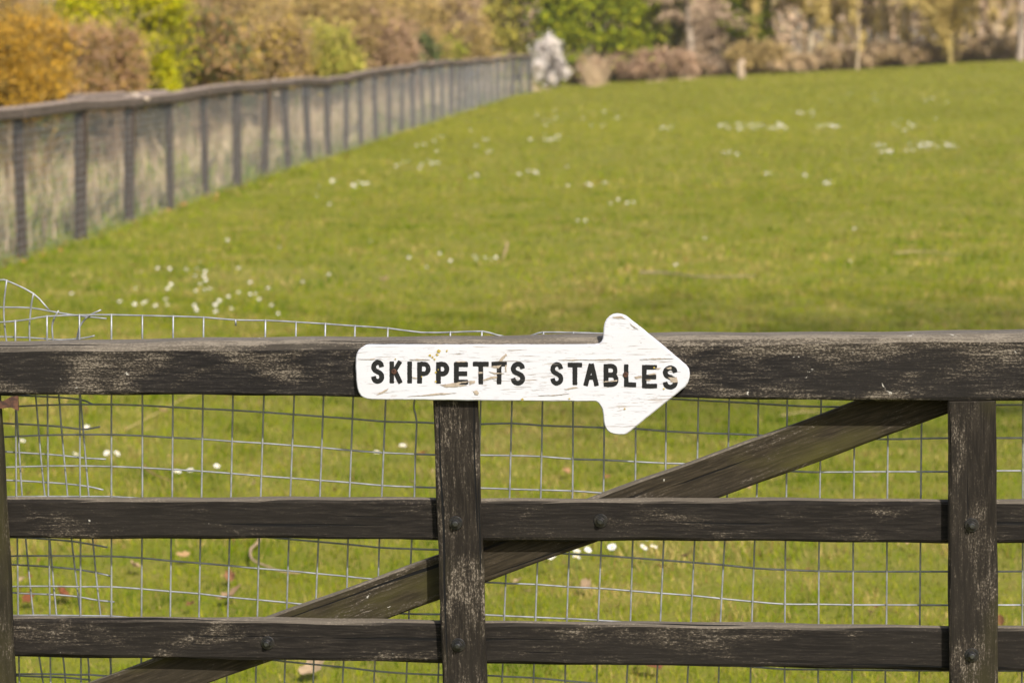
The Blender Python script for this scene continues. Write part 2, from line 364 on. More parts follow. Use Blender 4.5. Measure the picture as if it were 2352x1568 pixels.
def timber(name, A, B, w0, w1, th, y0, mat, parent, chamf=0.006, top_ch=None, n=36, seed=0, wob=0.0011):
    """a squared timber from A to B (centre of the front face, gate x,z), width w0..w1 across, from depth y0 back by th"""
    rs = np.random.RandomState(seed)
    A = np.array((A[0], A[-1])); B = np.array((B[0], B[-1])); L = np.linalg.norm(B - A); t = (B - A) / L; s = np.array((-t[1], t[0]))
    if s[1] < 0: s = -s
    tc = top_ch or chamf; c = chamf
    V, GC = [], []
    prof = lambda w: [(-w / 2, c), (-w / 2 + c * 0.35, c * 0.3), (-w / 2 + c, 0), (w / 2 - tc, 0), (w / 2 - tc * 0.4, tc * 0.32), (w / 2, tc), (w / 2, th - c), (w / 2 - c, th), (-w / 2 + c, th), (-w / 2, th - c)]
    m = 10; off = rs.rand(3) * 40
    ph = rs.rand(6) * 6
    for i in range(n + 1):
        f = i / n; w = w0 + (w1 - w0) * f; p = A + (B - A) * f
        for j, (a, d) in enumerate(prof(w)):
            q = f * L
            k = wob * (math.sin(q * 9 + ph[j % 6] + j) + 0.6 * math.sin(q * 31 + ph[(j + 2) % 6] * 2 + j)) 
            aa = a + (k if abs(a) > w / 2 - max(c, tc) - 1e-6 else 0)
            dd = d + (abs(k) * 0.5 if d > 0 else 0)
            xz = p + s * aa
            V.append((xz[0], y0 + dd, xz[1])); GC.append((q + off[0], a + off[1], d + off[2]))
    F = [(i * m + j, i * m + (j + 1) % m, (i + 1) * m + (j + 1) % m, (i + 1) * m + j) for i in range(n) for j in range(m)]
    F += [tuple(range(m)), tuple(n * m + j for j in reversed(range(m)))]
    # consistent outward winding
    o = mesh(name, V, F, mat, parent, gc=GC)
    import bmesh
    bm = bmesh.new(); bm.from_mesh(o.data); bmesh.ops.recalc_face_normals(bm, faces=bm.faces); bm.to_mesh(o.data); bm.free()
    return o
def tube(pts, r, sides=6, closed=True):
    pts = [np.array(p, float) for p in pts]; V, F = [], []
    n = len(pts)
    for i, p in enumerate(pts):
        t = pts[min(i + 1, n - 1)] - pts[max(i - 1, 0)]; t /= (np.linalg.norm(t) + 1e-9)
        a = np.cross(t, (0, 1, 0)) if abs(t[1]) < 0.9 else np.cross(t, (1, 0, 0)); a /= np.linalg.norm(a); b = np.cross(t, a)
        rr = r[i] if hasattr(r, '__len__') else r
        for k in range(sides):
            g = 2 * math.pi * k / sides; V.append(p + rr * (math.cos(g) * a + math.sin(g) * b))
    for i in range(n - 1):
        for k in range(sides):
            F.append((i * sides + k, i * sides + (k + 1) % sides, (i + 1) * sides + (k + 1) % sides, (i + 1) * sides + k))
    if closed: F += [tuple(reversed(range(sides))), tuple((n - 1) * sides + k for k in range(sides))]
    return V, F
def spline(pts, k=4):
    P = [np.array(p, float) for p in pts]; P = [2 * P[0] - P[1]] + P + [2 * P[-1] - P[-2]]; out = []
    for i in range(1, len(P) - 2):
        for j in range(k):
            t = j / k; a, b, c, d = P[i - 1], P[i], P[i + 1], P[i + 2]
            out.append(0.5 * (2 * b + (c - a) * t + (2 * a - 5 * b + 4 * c - d) * t * t + (3 * b - a - 3 * c + d) * t ** 3))
    out.append(P[-2]); return out

gate = empty('field_gate', P0, 'dark weathered timber five-bar gate with bolted uprights across the foreground', 'gate', rz=-PSI)
def rail_from(name, tl, bl, tr, br, th, y0, mat, seed, **kw):
    a, b, c, d = (G(*p, y0) for p in (tl, bl, tr, br))
    A, B = (a + b) / 2, (c + d) / 2
    return timber(name, A, B, a[2] - b[2], c[2] - d[2], th, y0, mat, gate, seed=seed, **kw)
# top rail, heavier towards the right
rail_from('top_rail', (-420, 796), (-420, 903), (2760, 762), (2760, 924), 0.075, -0.022, M_TOP, 1, chamf=0.005, top_ch=0.013, n=60)
# two bars in view and two below the picture
rail_from('bar', (-90, 1144), (-90, 1235), (2760, 1150), (2760, 1250), 0.024, 0.0, M_RAIL, 2, n=60)
rail_from('bar', (-90, 1416), (-90, 1506), (2760, 1446), (2760, 1548), 0.024, 0.0, M_RAIL, 3, n=60)
rail_from('bar', (-90, 1700), (-90, 1792), (2760, 1757), (2760, 1860), 0.024, 0.0, M_RAIL, 4)
rail_from('bar', (-90, 2030), (-90, 2122), (2760, 2130), (2760, 2232), 0.024, 0.0, M_RAIL, 5)
def upright(l0, r0, v0, l1, r1, v1, seed):
    a, b, c, d = G(l0, v0, -0.021), G(r0, v0, -0.021), G(l1, v1, -0.021), G(r1, v1, -0.021)
    A, B = (a + b) / 2, (c + d) / 2; t = (B - A) / (B[2] - A[2]); B = A + t * (0.03 - A[2])      # run to the ground
    timber('upright', A, B, b[0] - a[0], d[0] - c[0], 0.021 - 0.0015, -0.021, M_POST, gate, seed=seed, n=30, chamf=0.004)
upright(995.5, 1097.5, 918, 1014, 1115, 1568, 11)
upright(2178, 2290, 922, 2182, 2291, 1568, 12)
upright(-104, -3, 908, -72, 32.5, 1568, 13)
# long brace behind the bars
bt = lambda p: G(*p, 0.026)
a, b = bt((1965, 922)), bt((2178, 960)); c, d = bt((350, 1515)), bt((510, 1568))
dirv = (bt((1965, 922)) - bt((350, 1515))); dirv /= np.linalg.norm(dirv); nrm = np.array((-dirv[2], 0, dirv[0]))
wid = abs(np.dot(bt((1113, 1340)) - bt((1000, 1278)), nrm)) ; mid0 = bt((1965, 922)) - nrm * wid / 2
A = mid0 + dirv * 0.22; B = mid0 - dirv * 2.05
timber('brace', B, A, wid, wid, 0.022, 0.026, M_BRACE, gate, seed=21, n=50, chamf=0.004)

def bolt(u, v, o, seed):
    c = G(u, v, o); rs = np.random.RandomState(seed)
    def disc(r, y_front, y_back, n, ch, phase=0.0, rin=0.0):
        V, F = [], []
        rings = [(r, y_back), (r, y_front + ch), (r - ch, y_front)]
        for rr, yy in rings:
            for k in range(n):
                g = 2 * math.pi * k / n + phase; V.append((c[0] + rr * math.cos(g), yy, c[2] + rr * math.sin(g)))
        for i in range(2):
            for k in range(n): F.append((i * n + k, i * n + (k + 1) % n, (i + 1) * n + (k + 1) % n, (i + 1) * n + k))
        F.append(tuple(2 * n + k for k in range(n)))
        return V, F
    V, F = disc(0.0112, o - 0.0025, o + 0.001, 20, 0.0008); w = mesh('bolt', V, F, M_BOLT, gate)
    V, F = disc(0.0072, o - 0.0085, o - 0.002, 6, 0.0012, rs.rand() * 6); mesh('nut', V, F, M_BOLT, w)
    V, F = disc(0.0042, o - 0.0125, o - 0.007, 12, 0.001); mesh('bolt_end', V, F, M_NUT, w)
for i, (u, v, o) in enumerate([(1047, 1200, -0.021), (1380, 1195, 0.0), (2232, 1205, -0.021), (1053, 1480, -0.021), (615, 1475, 0.0), (2232, 1503, -0.021)]):
    bolt(u, v, o, i)

# rusty strap end showing at the frame's left edge, below the top rail
def strap():
    root = empty('rusty_strap', P0 + gx * G(0, 925, -0.03)[0], 'short rusty iron strap end poking out beneath the top rail', 'strap', rz=-PSI)
    x0 = G(0, 925, -0.03)[0]
    pts = [(-160, 940, 0.0), (-80, 934, .0), (-20, 931, .002), (5, 930, .004), (22, 924, .006), (36, 923, .012)]
    wd = [0.006, 0.006, 0.0055, 0.006, 0.0085, 0.0125]
    V, F = [], []
    for (u, v, dy), w in zip(pts, wd):
        c = G(u, v, -0.03) - np.array((x0, 0, 0))
        for dz, yy in ((w, 0), (w, .004), (-w, .004), (-w, 0)): V.append((c[0], c[1] + dy + yy, c[2] + dz - (0.004 if w > .01 else 0)))
    for i in range(len(pts) - 1):
        for k in range(4): F.append((i * 4 + k, i * 4 + (k + 1) % 4, i * 4 + 4 + (k + 1) % 4, i * 4 + 4 + k))
    F += [(3, 2, 1, 0), tuple(len(V) - 4 + k for k in range(4))]
    mesh('strap_plate', V, F, M_RUST, root)
    V, F = tube([np.array(G(-150, 938, -0.03)) - (x0, 0, 0), np.array(G(-150, 938, 0.06)) - (x0, 0, 0)], 0.006, 8); mesh('strap_bolt', V, F, M_RUST, root)
strap()

# ------------------------------------------------------------------ arrow sign
SY = -0.0345                                       # front face of the sign, just proud of the top rail
sign_c = G(1200, 855, SY)
sign = empty('arrow_sign', P0 + gx * sign_c[0] + np.array((0, 0, 0)), 'flaking white wooden arrow sign lettered SKIPPETTS STABLES, pointing right', 'sign', rz=-PSI)
def c4(x, y): return (792.4 + x * 0.3515, 689 + y * 0.3515)
def S(x, y, o=SY):
    p = G(*c4(x, y), o); return np.array((p[0] - sign_c[0], o, p[2]))
def build_sign():
    import bmesh
    arc = [(150, 293), (128, 297), (106, 310), (88, 328), (76, 350), (70, 380), (69, 440), (73, 520), (80, 575), (88, 602), (102, 625), (120, 638), (145, 647), (180, 651),
           (520, 653), (900, 658), (1300, 661), (1640, 663), (1655, 674), (1670, 692), (1681, 715), (1687, 750), (1690, 795), (1697, 825), (1710, 848), (1730, 866), (1755, 876), (1790, 880), (1822, 880), (1842, 874), (1862, 858),
           (1960, 778), (2060, 698), (2150, 626), (2222, 568), (2240, 540), (2250, 510), (2252, 482), (2245, 452), (2228, 428),
           (2130, 345), (2030, 262), (1930, 180), (1855, 122), (1832, 105), (1806, 94), (1775, 90), (1748, 95), (1725, 107), (1707, 127), (1695, 152), (1690, 180), (1688, 230), (1684, 256), (1673, 275), (1655, 287), (1625, 292), (1300, 294), (900, 294), (500, 294)]
    rs = np.random.RandomState(5); P = []
    for i, p in enumerate(arc):
        q = arc[(i + 1) % len(arc)]; d = math.hypot(q[0] - p[0], q[1] - p[1]); k = max(1, int(d / 30))
        for j in range(k):
            t = j / k; P.append((p[0] + (q[0] - p[0]) * t + rs.normal(0, 0.5), p[1] + (q[1] - p[1]) * t + rs.normal(0, 0.7)))
    n = len(P); cx, cy = 1150, 475
    front = [S(*p) for p in P]; front = np.array(front)
    # inward offset for the softened arris
    nx = np.roll(front, -1, 0) - np.roll(front, 1, 0); inn = np.stack([nx[:, 2], 0 * nx[:, 0], -nx[:, 0]], 1); inn /= np.linalg.norm(inn, axis=1)[:, None]
    area = 0.5 * np.sum(front[:, 0] * np.roll(front[:, 2], -1) - np.roll(front[:, 0], -1) * front[:, 2])
    if area > 0: inn = -inn
    c = 0.0016; th = 0.012
    r0 = front + inn * c; r1 = front + np.array((0, c, 0)); r2 = front + np.array((0, th, 0))
    V = np.concatenate([r0, r1, r2]); F = []
    for k in range(2):
        for i in range(n): F.append((k * n + i, k * n + (i + 1) % n, (k + 1) * n + (i + 1) % n, (k + 1) * n + i))
    F += [tuple(range(n)), tuple(reversed(range(2 * n, 3 * n)))]
    gc = np.stack([V[:, 0], V[:, 2], V[:, 1]], 1)
    o = mesh('board', V, F, M_SIGN, sign, gc=gc)
    bm = bmesh.new(); bm.from_mesh(o.data); bmesh.ops.recalc_face_normals(bm, faces=bm.faces); bm.to_mesh(o.data); bm.free()
build_sign()

ST = 31.5                                          # brush width in crop units
def ribbon(path, w, rs, z):
    """flat painted stroke along a path; slightly ragged edges"""
    P = []
    for a, b in zip(path[:-1], path[1:]):
        d = math.hypot(b[0] - a[0], b[1] - a[1]); k = max(1, int(d / 7))
        P += [(a[0] + (b[0] - a[0]) * j / k, a[1] + (b[1] - a[1]) * j / k) for j in range(k)]
    P.append(path[-1]); P = np.array(P, float); n = len(P)
    T = np.zeros_like(P); T[1:-1] = P[2:] - P[:-2]; T[0] = P[1] - P[0]; T[-1] = P[-1] - P[-2]
    T /= np.linalg.norm(T, axis=1)[:, None] + 1e-9; N = np.stack([-T[:, 1], T[:, 0]], 1)
    hw = np.full(n, w / 2); hw[0] *= 0.86; hw[-1] *= 0.86
    L = P + N * (hw + rs.normal(0, 0.5, n))[:, None]; Rr = P - N * (hw + rs.normal(0, 0.5, n))[:, None]
    V = [S(*p, SY - z) for p in L] + [S(*p, SY - z) for p in Rr]
    F = [(i, i + 1, n + i + 1, n + i) for i in range(n - 1)]
    return V, F
def arcpts(cx, cy, rx, ry, a0, a1, n=12):
    return [(cx + rx * math.cos(R(a0 + (a1 - a0) * i / n)), cy + ry * math.sin(R(a0 + (a1 - a0) * i / n))) for i in range(n + 1)]
def letter_strokes(ch, x0, x1, y0, y1):
    h = ST / 2; l, r, t, b = x0 + h, x1 - h, y0 + h, y1 - h; m = (t + b) / 2; W = r - l; H = b - t; cx = (l + r) / 2
    X = lambda f: l + f * W
    Y = lambda f: t + f * H
    if ch == 'S':
        return [[tuple(p) for p in spline([(X(0.98), Y(0.25)), (X(0.86), Y(0.07)), (X(0.52), Y(-0.01)), (X(0.16), Y(0.08)), (X(0.03), Y(0.25)), (X(0.18), Y(0.41)), (X(0.52), Y(0.50)), (X(0.86), Y(0.61)), (X(0.98), Y(0.78)), (X(0.84), Y(0.94)), (X(0.48), Y(1.01)), (X(0.14), Y(0.93)), (X(0.0), Y(0.74))], 5)]]
    if ch == 'K': return [[(l, y0 + 3), (l, y1 - 1)], [(x1 - 18, y0 + 2), (l + 8, m + 6)], [(l + 20, m - 8), (x1 - 16, y1 - 2)]]
    if ch == 'I': return [[(cx, y0 + 1), (cx, y1 - 1)]]
    if ch == 'P':
        q = t + H * 0.56
        return [[(l, y0 + 2), (l, y1 - 1)], [(l, t)] + [(cx, t)] + arcpts(r - (q - t) * 0.42, (t + q) / 2, (q - t) * 0.42, (q - t) / 2, -90, 90) + [(l, q)]]
    if ch == 'E': return [[(l, y0 + 1), (l, y1 - 1)], [(l, t), (x1 - 2, t + 1)], [(l, m + 3), (x1 - 7, m + 2)], [(l, b), (x1 - 1, b)]]
    if ch == 'T': return [[(x0, t), (x1, t)], [(cx, t), (cx, y1 - 1)]]
    if ch == 'A': return [[(cx, y0 + 3), (l - 4, y1)], [(cx + 2, y0 + 3), (r + 4, y1)], [(l + 13, Y(0.66)), (r - 12, Y(0.66))]]
    if ch == 'L': return [[(l, y0), (l, y1 - 1)], [(l, b), (x1 - 3, b + 1)]]
    if ch == 'B':
        q = m - 2
        return [[(l, y0 + 2), (l, y1 - 1)], [(l, t), (cx, t)] + arcpts(r - 6 - (q - t) * 0.42, (t + q) / 2, (q - t) * 0.42, (q - t) / 2, -90, 90) + [(l, q)],
                [(l, q), (cx, q)] + arcpts(r - (b - q) * 0.45, (b + q) / 2, (b - q) * 0.45, (b - q) / 2, -90, 90) + [(l, b)]]
LET = [('S', 170, 257, 392, 545), ('K', 290, 380, 397, 545), ('I', 408, 437, 400, 545), ('P', 472, 560, 402, 546), ('P', 595, 681, 403, 547), ('E', 712, 806, 405, 551), ('T', 835, 940, 402, 551), ('T', 957, 1058, 402, 551), ('S', 1082, 1178, 403, 557),
       ('S', 1340, 1428, 405, 558), ('T', 1455, 1550, 408, 556), ('A', 1560, 1657, 412, 561), ('B', 1690, 1788, 415, 567), ('L', 1822, 1906, 419, 568), ('E', 1940, 2041, 422, 577), ('S', 2075, 2175, 428, 583)]
rs = np.random.RandomState(3)
for ch, x0, x1, y0, y1 in LET:
    V, F = [], []
    for k, s in enumerate(letter_strokes(ch, x0, x1, y0, y1)):
        v, f = ribbon(s, ST + rs.normal(0, 0.8), rs, 0.00025 + 0.00012 * k); b0 = len(V); V += v; F += [tuple(i + b0 for i in q) for q in f]
    o = mesh('letter', V, F, M_LETTER, sign, gc=[(p[0], p[2], p[1]) for p in V]); o['label'] = 'black painted capital letter ' + ch
# spots where the paint has come away to bare timber, and yellow lichen
def ca(x, y): return ((792.4 + x * 0.17577 - 792.4) / 0.3515, (y * 0.17577) / 0.3515)
def cb(x, y): return ((1205.8 + x * 0.21245 - 792.4) / 0.3515, (y * 0.21245) / 0.3515)
def spot(name, poly, mat, conv, z=0.0008, rag=2.2):
    q = [conv(*p) for p in poly]; P = []
    for i, a in enumerate(q):
        b = q[(i + 1) % len(q)]; k = max(1, int(math.hypot(b[0] - a[0], b[1] - a[1]) / 9))
        P += [(a[0] + (b[0] - a[0]) * j / k + rs.normal(0, rag), a[1] + (b[1] - a[1]) * j / k + rs.normal(0, rag * 0.5)) for j in range(k)]
    n = len(P); V = [S(*p, SY - z) for p in P] + [S(*p, SY - 0.0001) for p in P]
    F = [tuple(range(n))] + [(i, (i + 1) % n, n + (i + 1) % n, n + i) for i in range(n)]
    mesh(name, V, F, mat, sign)
for i, poly in enumerate([[(1245, 1108), (1400, 1085), (1560, 1062), (1705, 1050), (1690, 1085), (1625, 1105), (1620, 1070), (1560, 1075), (1470, 1100), (1600, 1112), (1450, 1135), (1320, 1140)],
             [(1805, 1040), (1900, 1000), (1990, 990), (1985, 1020), (1900, 1035), (1820, 1055)], [(2010, 790), (2060, 740), (2100, 700), (2112, 715), (2075, 770), (2050, 800)],
             [(1900, 868), (1990, 858), (2045, 845), (2010, 890), (1960, 888)], [(1745, 940), (1805, 936), (1803, 960), (1750, 962)], [(415, 1235), (520, 1172), (575, 1150), (560, 1175), (480, 1222)],
             [(820, 1256), (1000, 1241), (1200, 1215), (1450, 1213), (1300, 1231), (1050, 1250)], [(1680, 1190), (1720, 1180), (1750, 1205), (1735, 1240), (1690, 1235)], [(165, 772), (340, 765), (480, 770), (340, 779)], [(850, 775), (960, 768), (1100, 780), (960, 784)],
             [(882, 1010), (915, 1006), (942, 1013), (938, 1026), (890, 1024)], [(1885, 935), (2000, 950), (2080, 955), (1960, 968)], [(2090, 850), (2112, 845), (2112, 930), (2095, 930)], [(1440, 800), (1520, 795), (1600, 800), (1540, 808), (1470, 812)]]):
    spot('bare_patch', poly, M_BARE, ca, 0.0008 + 0.00003 * i)
for i, poly in enumerate([[(1545, 838), (1640, 830), (1655, 870), (1648, 893), (1580, 890), (1570, 860)], [(1180, 830), (1260, 815), (1262, 840), (1200, 850)], [(1330, 800), (1422, 788), (1410, 803), (1340, 812)], [(950, 182), (1040, 170), (1088, 205), (1040, 196), (960, 196)],
             [(838, 880), (1000, 862), (1002, 876), (845, 888)], [(425, 962), (550, 935), (570, 945), (440, 968)], [(360, 648), (560, 640), (680, 642), (500, 652)], [(640, 648), (900, 636), (1050, 640), (860, 650)], [(1240, 640), (1420, 630), (1600, 632), (1400, 641)],
             [(1530, 735), (1585, 720), (1580, 745), (1545, 748)], [(1140, 255), (1200, 300), (1230, 315), (1180, 300)], [(150, 1032), (330, 1022), (480, 1008), (320, 1030)], [(1395, 735), (1470, 730), (1440, 748)], [(1300, 860), (1370, 850), (1340, 872)]]):
    spot('bare_patch', poly, M_BARE, cb, 0.0008 + 0.00003 * i)
for i, (x, y, r, cv) in enumerate([(1225, 670, 26, ca), (1205, 712, 16, ca), (1110, 720, 20, ca), (1145, 745, 14, ca), (1330, 665, 14, ca), (1170, 770, 12, ca), (660, 770, 10, ca), (1185, 945, 14, ca), (1180, 1065, 15, ca), (2320, 1298, 18, ca), (1220, 912, 9, ca), (1000, 1000, 8, ca), (1078, 1175, 12, cb), (1500, 958, 10, cb), (1397, 730, 9, cb), (480, 1065, 9, cb)]):
    spot('lichen', [(x + r * math.cos(k) * rs.uniform(.5, 1.3), y + r * math.sin(k) * rs.uniform(.5, 1.2)) for k in np.linspace(0, 5.6, 9)], M_LICHEN, cv, 0.0011 + 0.00002 * i, 1.2)
def screw(x, y):
    c = S(x, y); n = 16; V, F = [], []
    for rr, yy in ((0.0045, -0.0004), (0.0045, -0.0014), (0.0037, -0.0020), (0.0016, -0.0020), (0.0013, -0.0008)):
        for k in range(n): g = 2 * math.pi * k / n; q = rr * (1 if rr > .003 else (1.45 if k % 4 == 0 else 0.55)); V.append((c[0] + q * math.cos(g + .5), SY + yy, c[2] + q * math.sin(g + .5)))
    for i in range(4):
        for k in range(n): F.append((i * n + k, i * n + (k + 1) % n, (i + 1) * n + (k + 1) % n, (i + 1) * n + k))
    F.append(tuple(4 * n + k for k in range(n)))
    mesh('screw', V, F, M_RUST, sign)
screw(320, 466); screw(1834, 487)

# ------------------------------------------------------------------ welded wire mesh on the back of the gate
WY = 0.062; WR = 0.00155
HW = {  # horizontal wires, top to bottom, traced along their sag
 0: [(-60, 741), (0, 740), (38, 737), (70, 733), (108, 726.5), (183, 723.7), (256, 723), (329, 724.8), (400, 726.5), (471, 729), (541, 735), (614, 736), (685, 740), (751, 744), (804, 748), (820, 749), (893, 754), (967, 763.5), (1039, 763), (1109, 761), (1140, 769), (1190, 777), (1228, 768), (1249, 763), (1320, 764), (1386, 766), (1460, 772), (1600, 781), (1750, 785), (1900, 786), (2110, 784), (2400, 780)],
 1: [(-60, 800), (250, 792), (600, 805), (1000, 832), (1400, 842), (1700, 860), (1900, 862), (2400, 856)],
 2: [(-60, 868), (250, 861), (600, 875), (1000, 898), (1250, 905), (1450, 912), (1674, 923), (1742, 927), (1808, 931), (1885, 934), (1990, 934), (2110, 932), (2290, 930), (2400, 930)],
 3: [(-60, 937), (0, 935), (36, 933.5), (109, 930), (183, 929), (256, 929), (327, 931), (397, 935), (466, 938.7), (535, 942), (606, 946.7), (675, 951.6), (743, 956.8), (808, 961.4), (884, 968), (957, 969.5), (1030, 973), (1103, 974), (1175, 972), (1244, 977), (1316, 979.4), (1387, 982), (1459, 984.4), (1529, 990), (1602, 994), (1671, 996), (1740, 999), (1885, 1006), (2032, 1008.5), (2114, 1007), (2178, 1005.7), (2290, 1005.7), (2400, 1005.5)],
 4: [(-60, 1005), (0, 1003.7), (36, 1002), (109, 999), (183, 998), (256, 998), (327, 1000.6), (397, 1005), (466, 1008), (533, 1013.5), (604, 1017.6), (673, 1023), (741, 1028), (806, 1034), (880, 1039.4), (955, 1042.6), (1030, 1045), (1103, 1045), (1173, 1046), (1243, 1048), (1316, 1054), (1387, 1056), (1459, 1060), (1529, 1063.5), (1600, 1066), (1735, 1078), (1830, 1082.5), (1881, 1084), (1961, 1083.6), (2037, 1083), (2178, 1083), (2290, 1081), (2400, 1081)],
 5: [(-60, 1074), (3, 1073), (36, 1072), (109, 1070), (183, 1069.8), (256, 1071), (327, 1074), (397, 1078), (466, 1082), (532, 1087), (602, 1093), (668, 1097.6), (736, 1103), (806, 1108), (878, 1114.7), (953, 1118), (1030, 1120), (1103, 1120.6), (1171, 1122.8), (1243, 1125), (1315, 1127), (1386, 1132), (1600, 1146), (1800, 1158), (1960, 1160), (2400, 1158)],
 6: [(-60, 1142), (256, 1140), (600, 1162), (1000, 1186), (1350, 1200), (1600, 1218), (1800, 1234), (2400, 1234)],
 7: [(-60, 1211), (256, 1208), (500, 1224), (804, 1250), (871, 1257), (945, 1260), (1010, 1262), (1100, 1263), (1200, 1266), (1309, 1271.6), (1381, 1275), (1453, 1280.6), (1524, 1286), (1595, 1291.5), (1664, 1297), (1733, 1304.4), (1804, 1308), (1881, 1311), (1960, 1311.7), (2037, 1312), (2178, 1312), (2290, 1312), (2400, 1311)],
 8: [(-60, 1278), (17, 1277), (40, 1276), (113, 1276), (185, 1276.6), (256, 1277), (326, 1281), (393, 1287.5), (460, 1292.7), (527, 1298.5), (594, 1305), (661, 1310), (728, 1316.6), (800, 1323.4), (856, 1329), (1000, 1334), (1128, 1337), (1160, 1339), (1232, 1341.5), (1305, 1347), (1379, 1350.5), (1451, 1356.4), (1521, 1362), (1590, 1367), (1657, 1374), (1730, 1381), (1803, 1386.8), (1881, 1387), (1960, 1388.5), (2037, 1388.5), (2178, 1389), (2400, 1388.5)],
 9: [(-60, 1347), (20, 1346.7), (41, 1346), (114, 1345.6), (185, 1346.7), (256, 1347), (325, 1351.8), (391, 1357.6), (457, 1362.7), (523, 1370.6), (591, 1376.7), (658, 1383), (694, 1386.7), (800, 1396), (906, 1407.8), (1010, 1410), (1115, 1411.4), (1158, 1413.6), (1230, 1416.8), (1300, 1420), (1372, 1423.6), (1600, 1440), (1800, 1462), (2400, 1464)],
 10: [(-60, 1414), (256, 1414), (600, 1446), (1000, 1480), (1300, 1492), (1600, 1516), (1800, 1536), (2400, 1540)],
 11: [(-60, 1481), (256, 1482), (500, 1501), (663, 1519), (721, 1525), (804, 1533), (860, 1540), (934, 1545.8), (1014, 1549), (1115, 1550), (1154, 1552.5), (1226, 1555.7), (1299, 1562.5), (1600, 1590), (1800, 1610), (2400, 1615)],
 12: [(-60, 1547), (34, 1547), (116, 1547), (185, 1549), (253, 1552), (600, 1588), (1000, 1622), (1400, 1645), (1800, 1685), (2400, 1690)],
}
VW = [  # vertical wires: x at the heights below
 (-37, -36, -35, -33, -32), (36, 37.5, 40, 41.7, 44), (109, 111, 113, 114.5, 116), (183, 184, 185, 185, 186), (256, 256, 256, 256, 254), (327, 327, 326, 325, 324), (397, 395.5, 393, 391, 388), (466, 463, 460, 457, 454), (535, 530.5, 527, 523, 521), (606, 599, 595, 591, 588), (675.5, 667, 663, 658, 654), (743, 735, 731, 724, 720), (811, 803, 799, 795, 788),
 (886, 877, 871, 866, 860), (957, 952, 945, 939, 934), (1031, 1025, 1018, 1012, 1007), (1104, 1099, 1092, 1085, 1080), (1176, 1170.5, 1165, 1158, 1154), (1246, 1242, 1236, 1230, 1226), (1316, 1315, 1308, 1302, 1298.5), (1388, 1386, 1381, 1374, 1371), (1460, 1459, 1453, 1448, 1440.6), (1530, 1528, 1524, 1517, 1509.6), (1604, 1600, 1595, 1587, 1580),
 (1675, 1670, 1664, 1655, 1651), (1742, 1738, 1733, 1727, 1724), (1808, 1806, 1804, 1802.6, 1802), (1886, 1883, 1881, 1880, 1879), (1963, 1961, 1959.6, 1958.5, 1957), (2040, 2038, 2037, 2036, 2033.6), (2117, 2115, 2114, 2112.6, 2111), (2195, 2193, 2192, 2190, 2189), (2272, 2271, 2270, 2269, 2268), (2350, 2349, 2349, 2348, 2347)]
VV = [915, 1135, 1250, 1420, 1540]
wire = empty('wire_mesh', P0, 'galvanised square welded wire mesh stretched behind the gate bars', 'wire mesh', rz=-PSI)
def wires(root, name, pts, y, r=WR, sides=5, k=2, origin=0.0):
    P = [np.array(G(u, v, y)) for u, v in pts]
    P = spline(P, k) if len(P) > 2 else P
    V, F = tube(P, r, sides); return mesh(name, V, F, M_WIRE, root, True)
def hv(row, u):
    xs = [p[0] for p in HW[row]]; ys = [p[1] for p in HW[row]]; return float(np.interp(u, xs, ys))
for row in HW: wires(wire, 'horizontal_wire', HW[row], WY, k=2)
for extra in range(1, 9):                            # the rest of the roll, below the picture, to the grass
    wires(wire, 'horizontal_wire', [(u, v + extra * (70 if u < 800 else 74)) for u, v in HW[12]], WY, k=1)
for i, w in enumerate(VW):
    ub = w[0] + (w[0] - w[1]) * 0.3
    vt = hv(0, ub)
    pts = [(w[0] + (w[0] - w[1]) * 0.55, vt - 2.5), (w[0] + (w[0] - w[1]) * 0.3, (vt + 915) / 2)]
    if i == 14: pts = [(957, 800), (958, 880), (951, 925), (951, 940)] ; pts2 = [(957, 969), (954, 1040), (952, 1135)]; pts = pts + pts2 + list(zip(w[2:], VV[2:]))
    else: pts += list(zip(w, VV))
    if i == 8:                                       # one upright is snapped just below the top wire
        wires(wire, 'snapped_wire', [(541, 733), (541.5, 748)], WY - 2 * WR); pts = [(537, 800)] + pts[2:]
    pts.append((w[4] + (w[4] - w[3]) * 5, VV[4] + 700))
    wires(wire, 'vertical_wire', pts, WY - 2 * WR * 0.9, k=2)
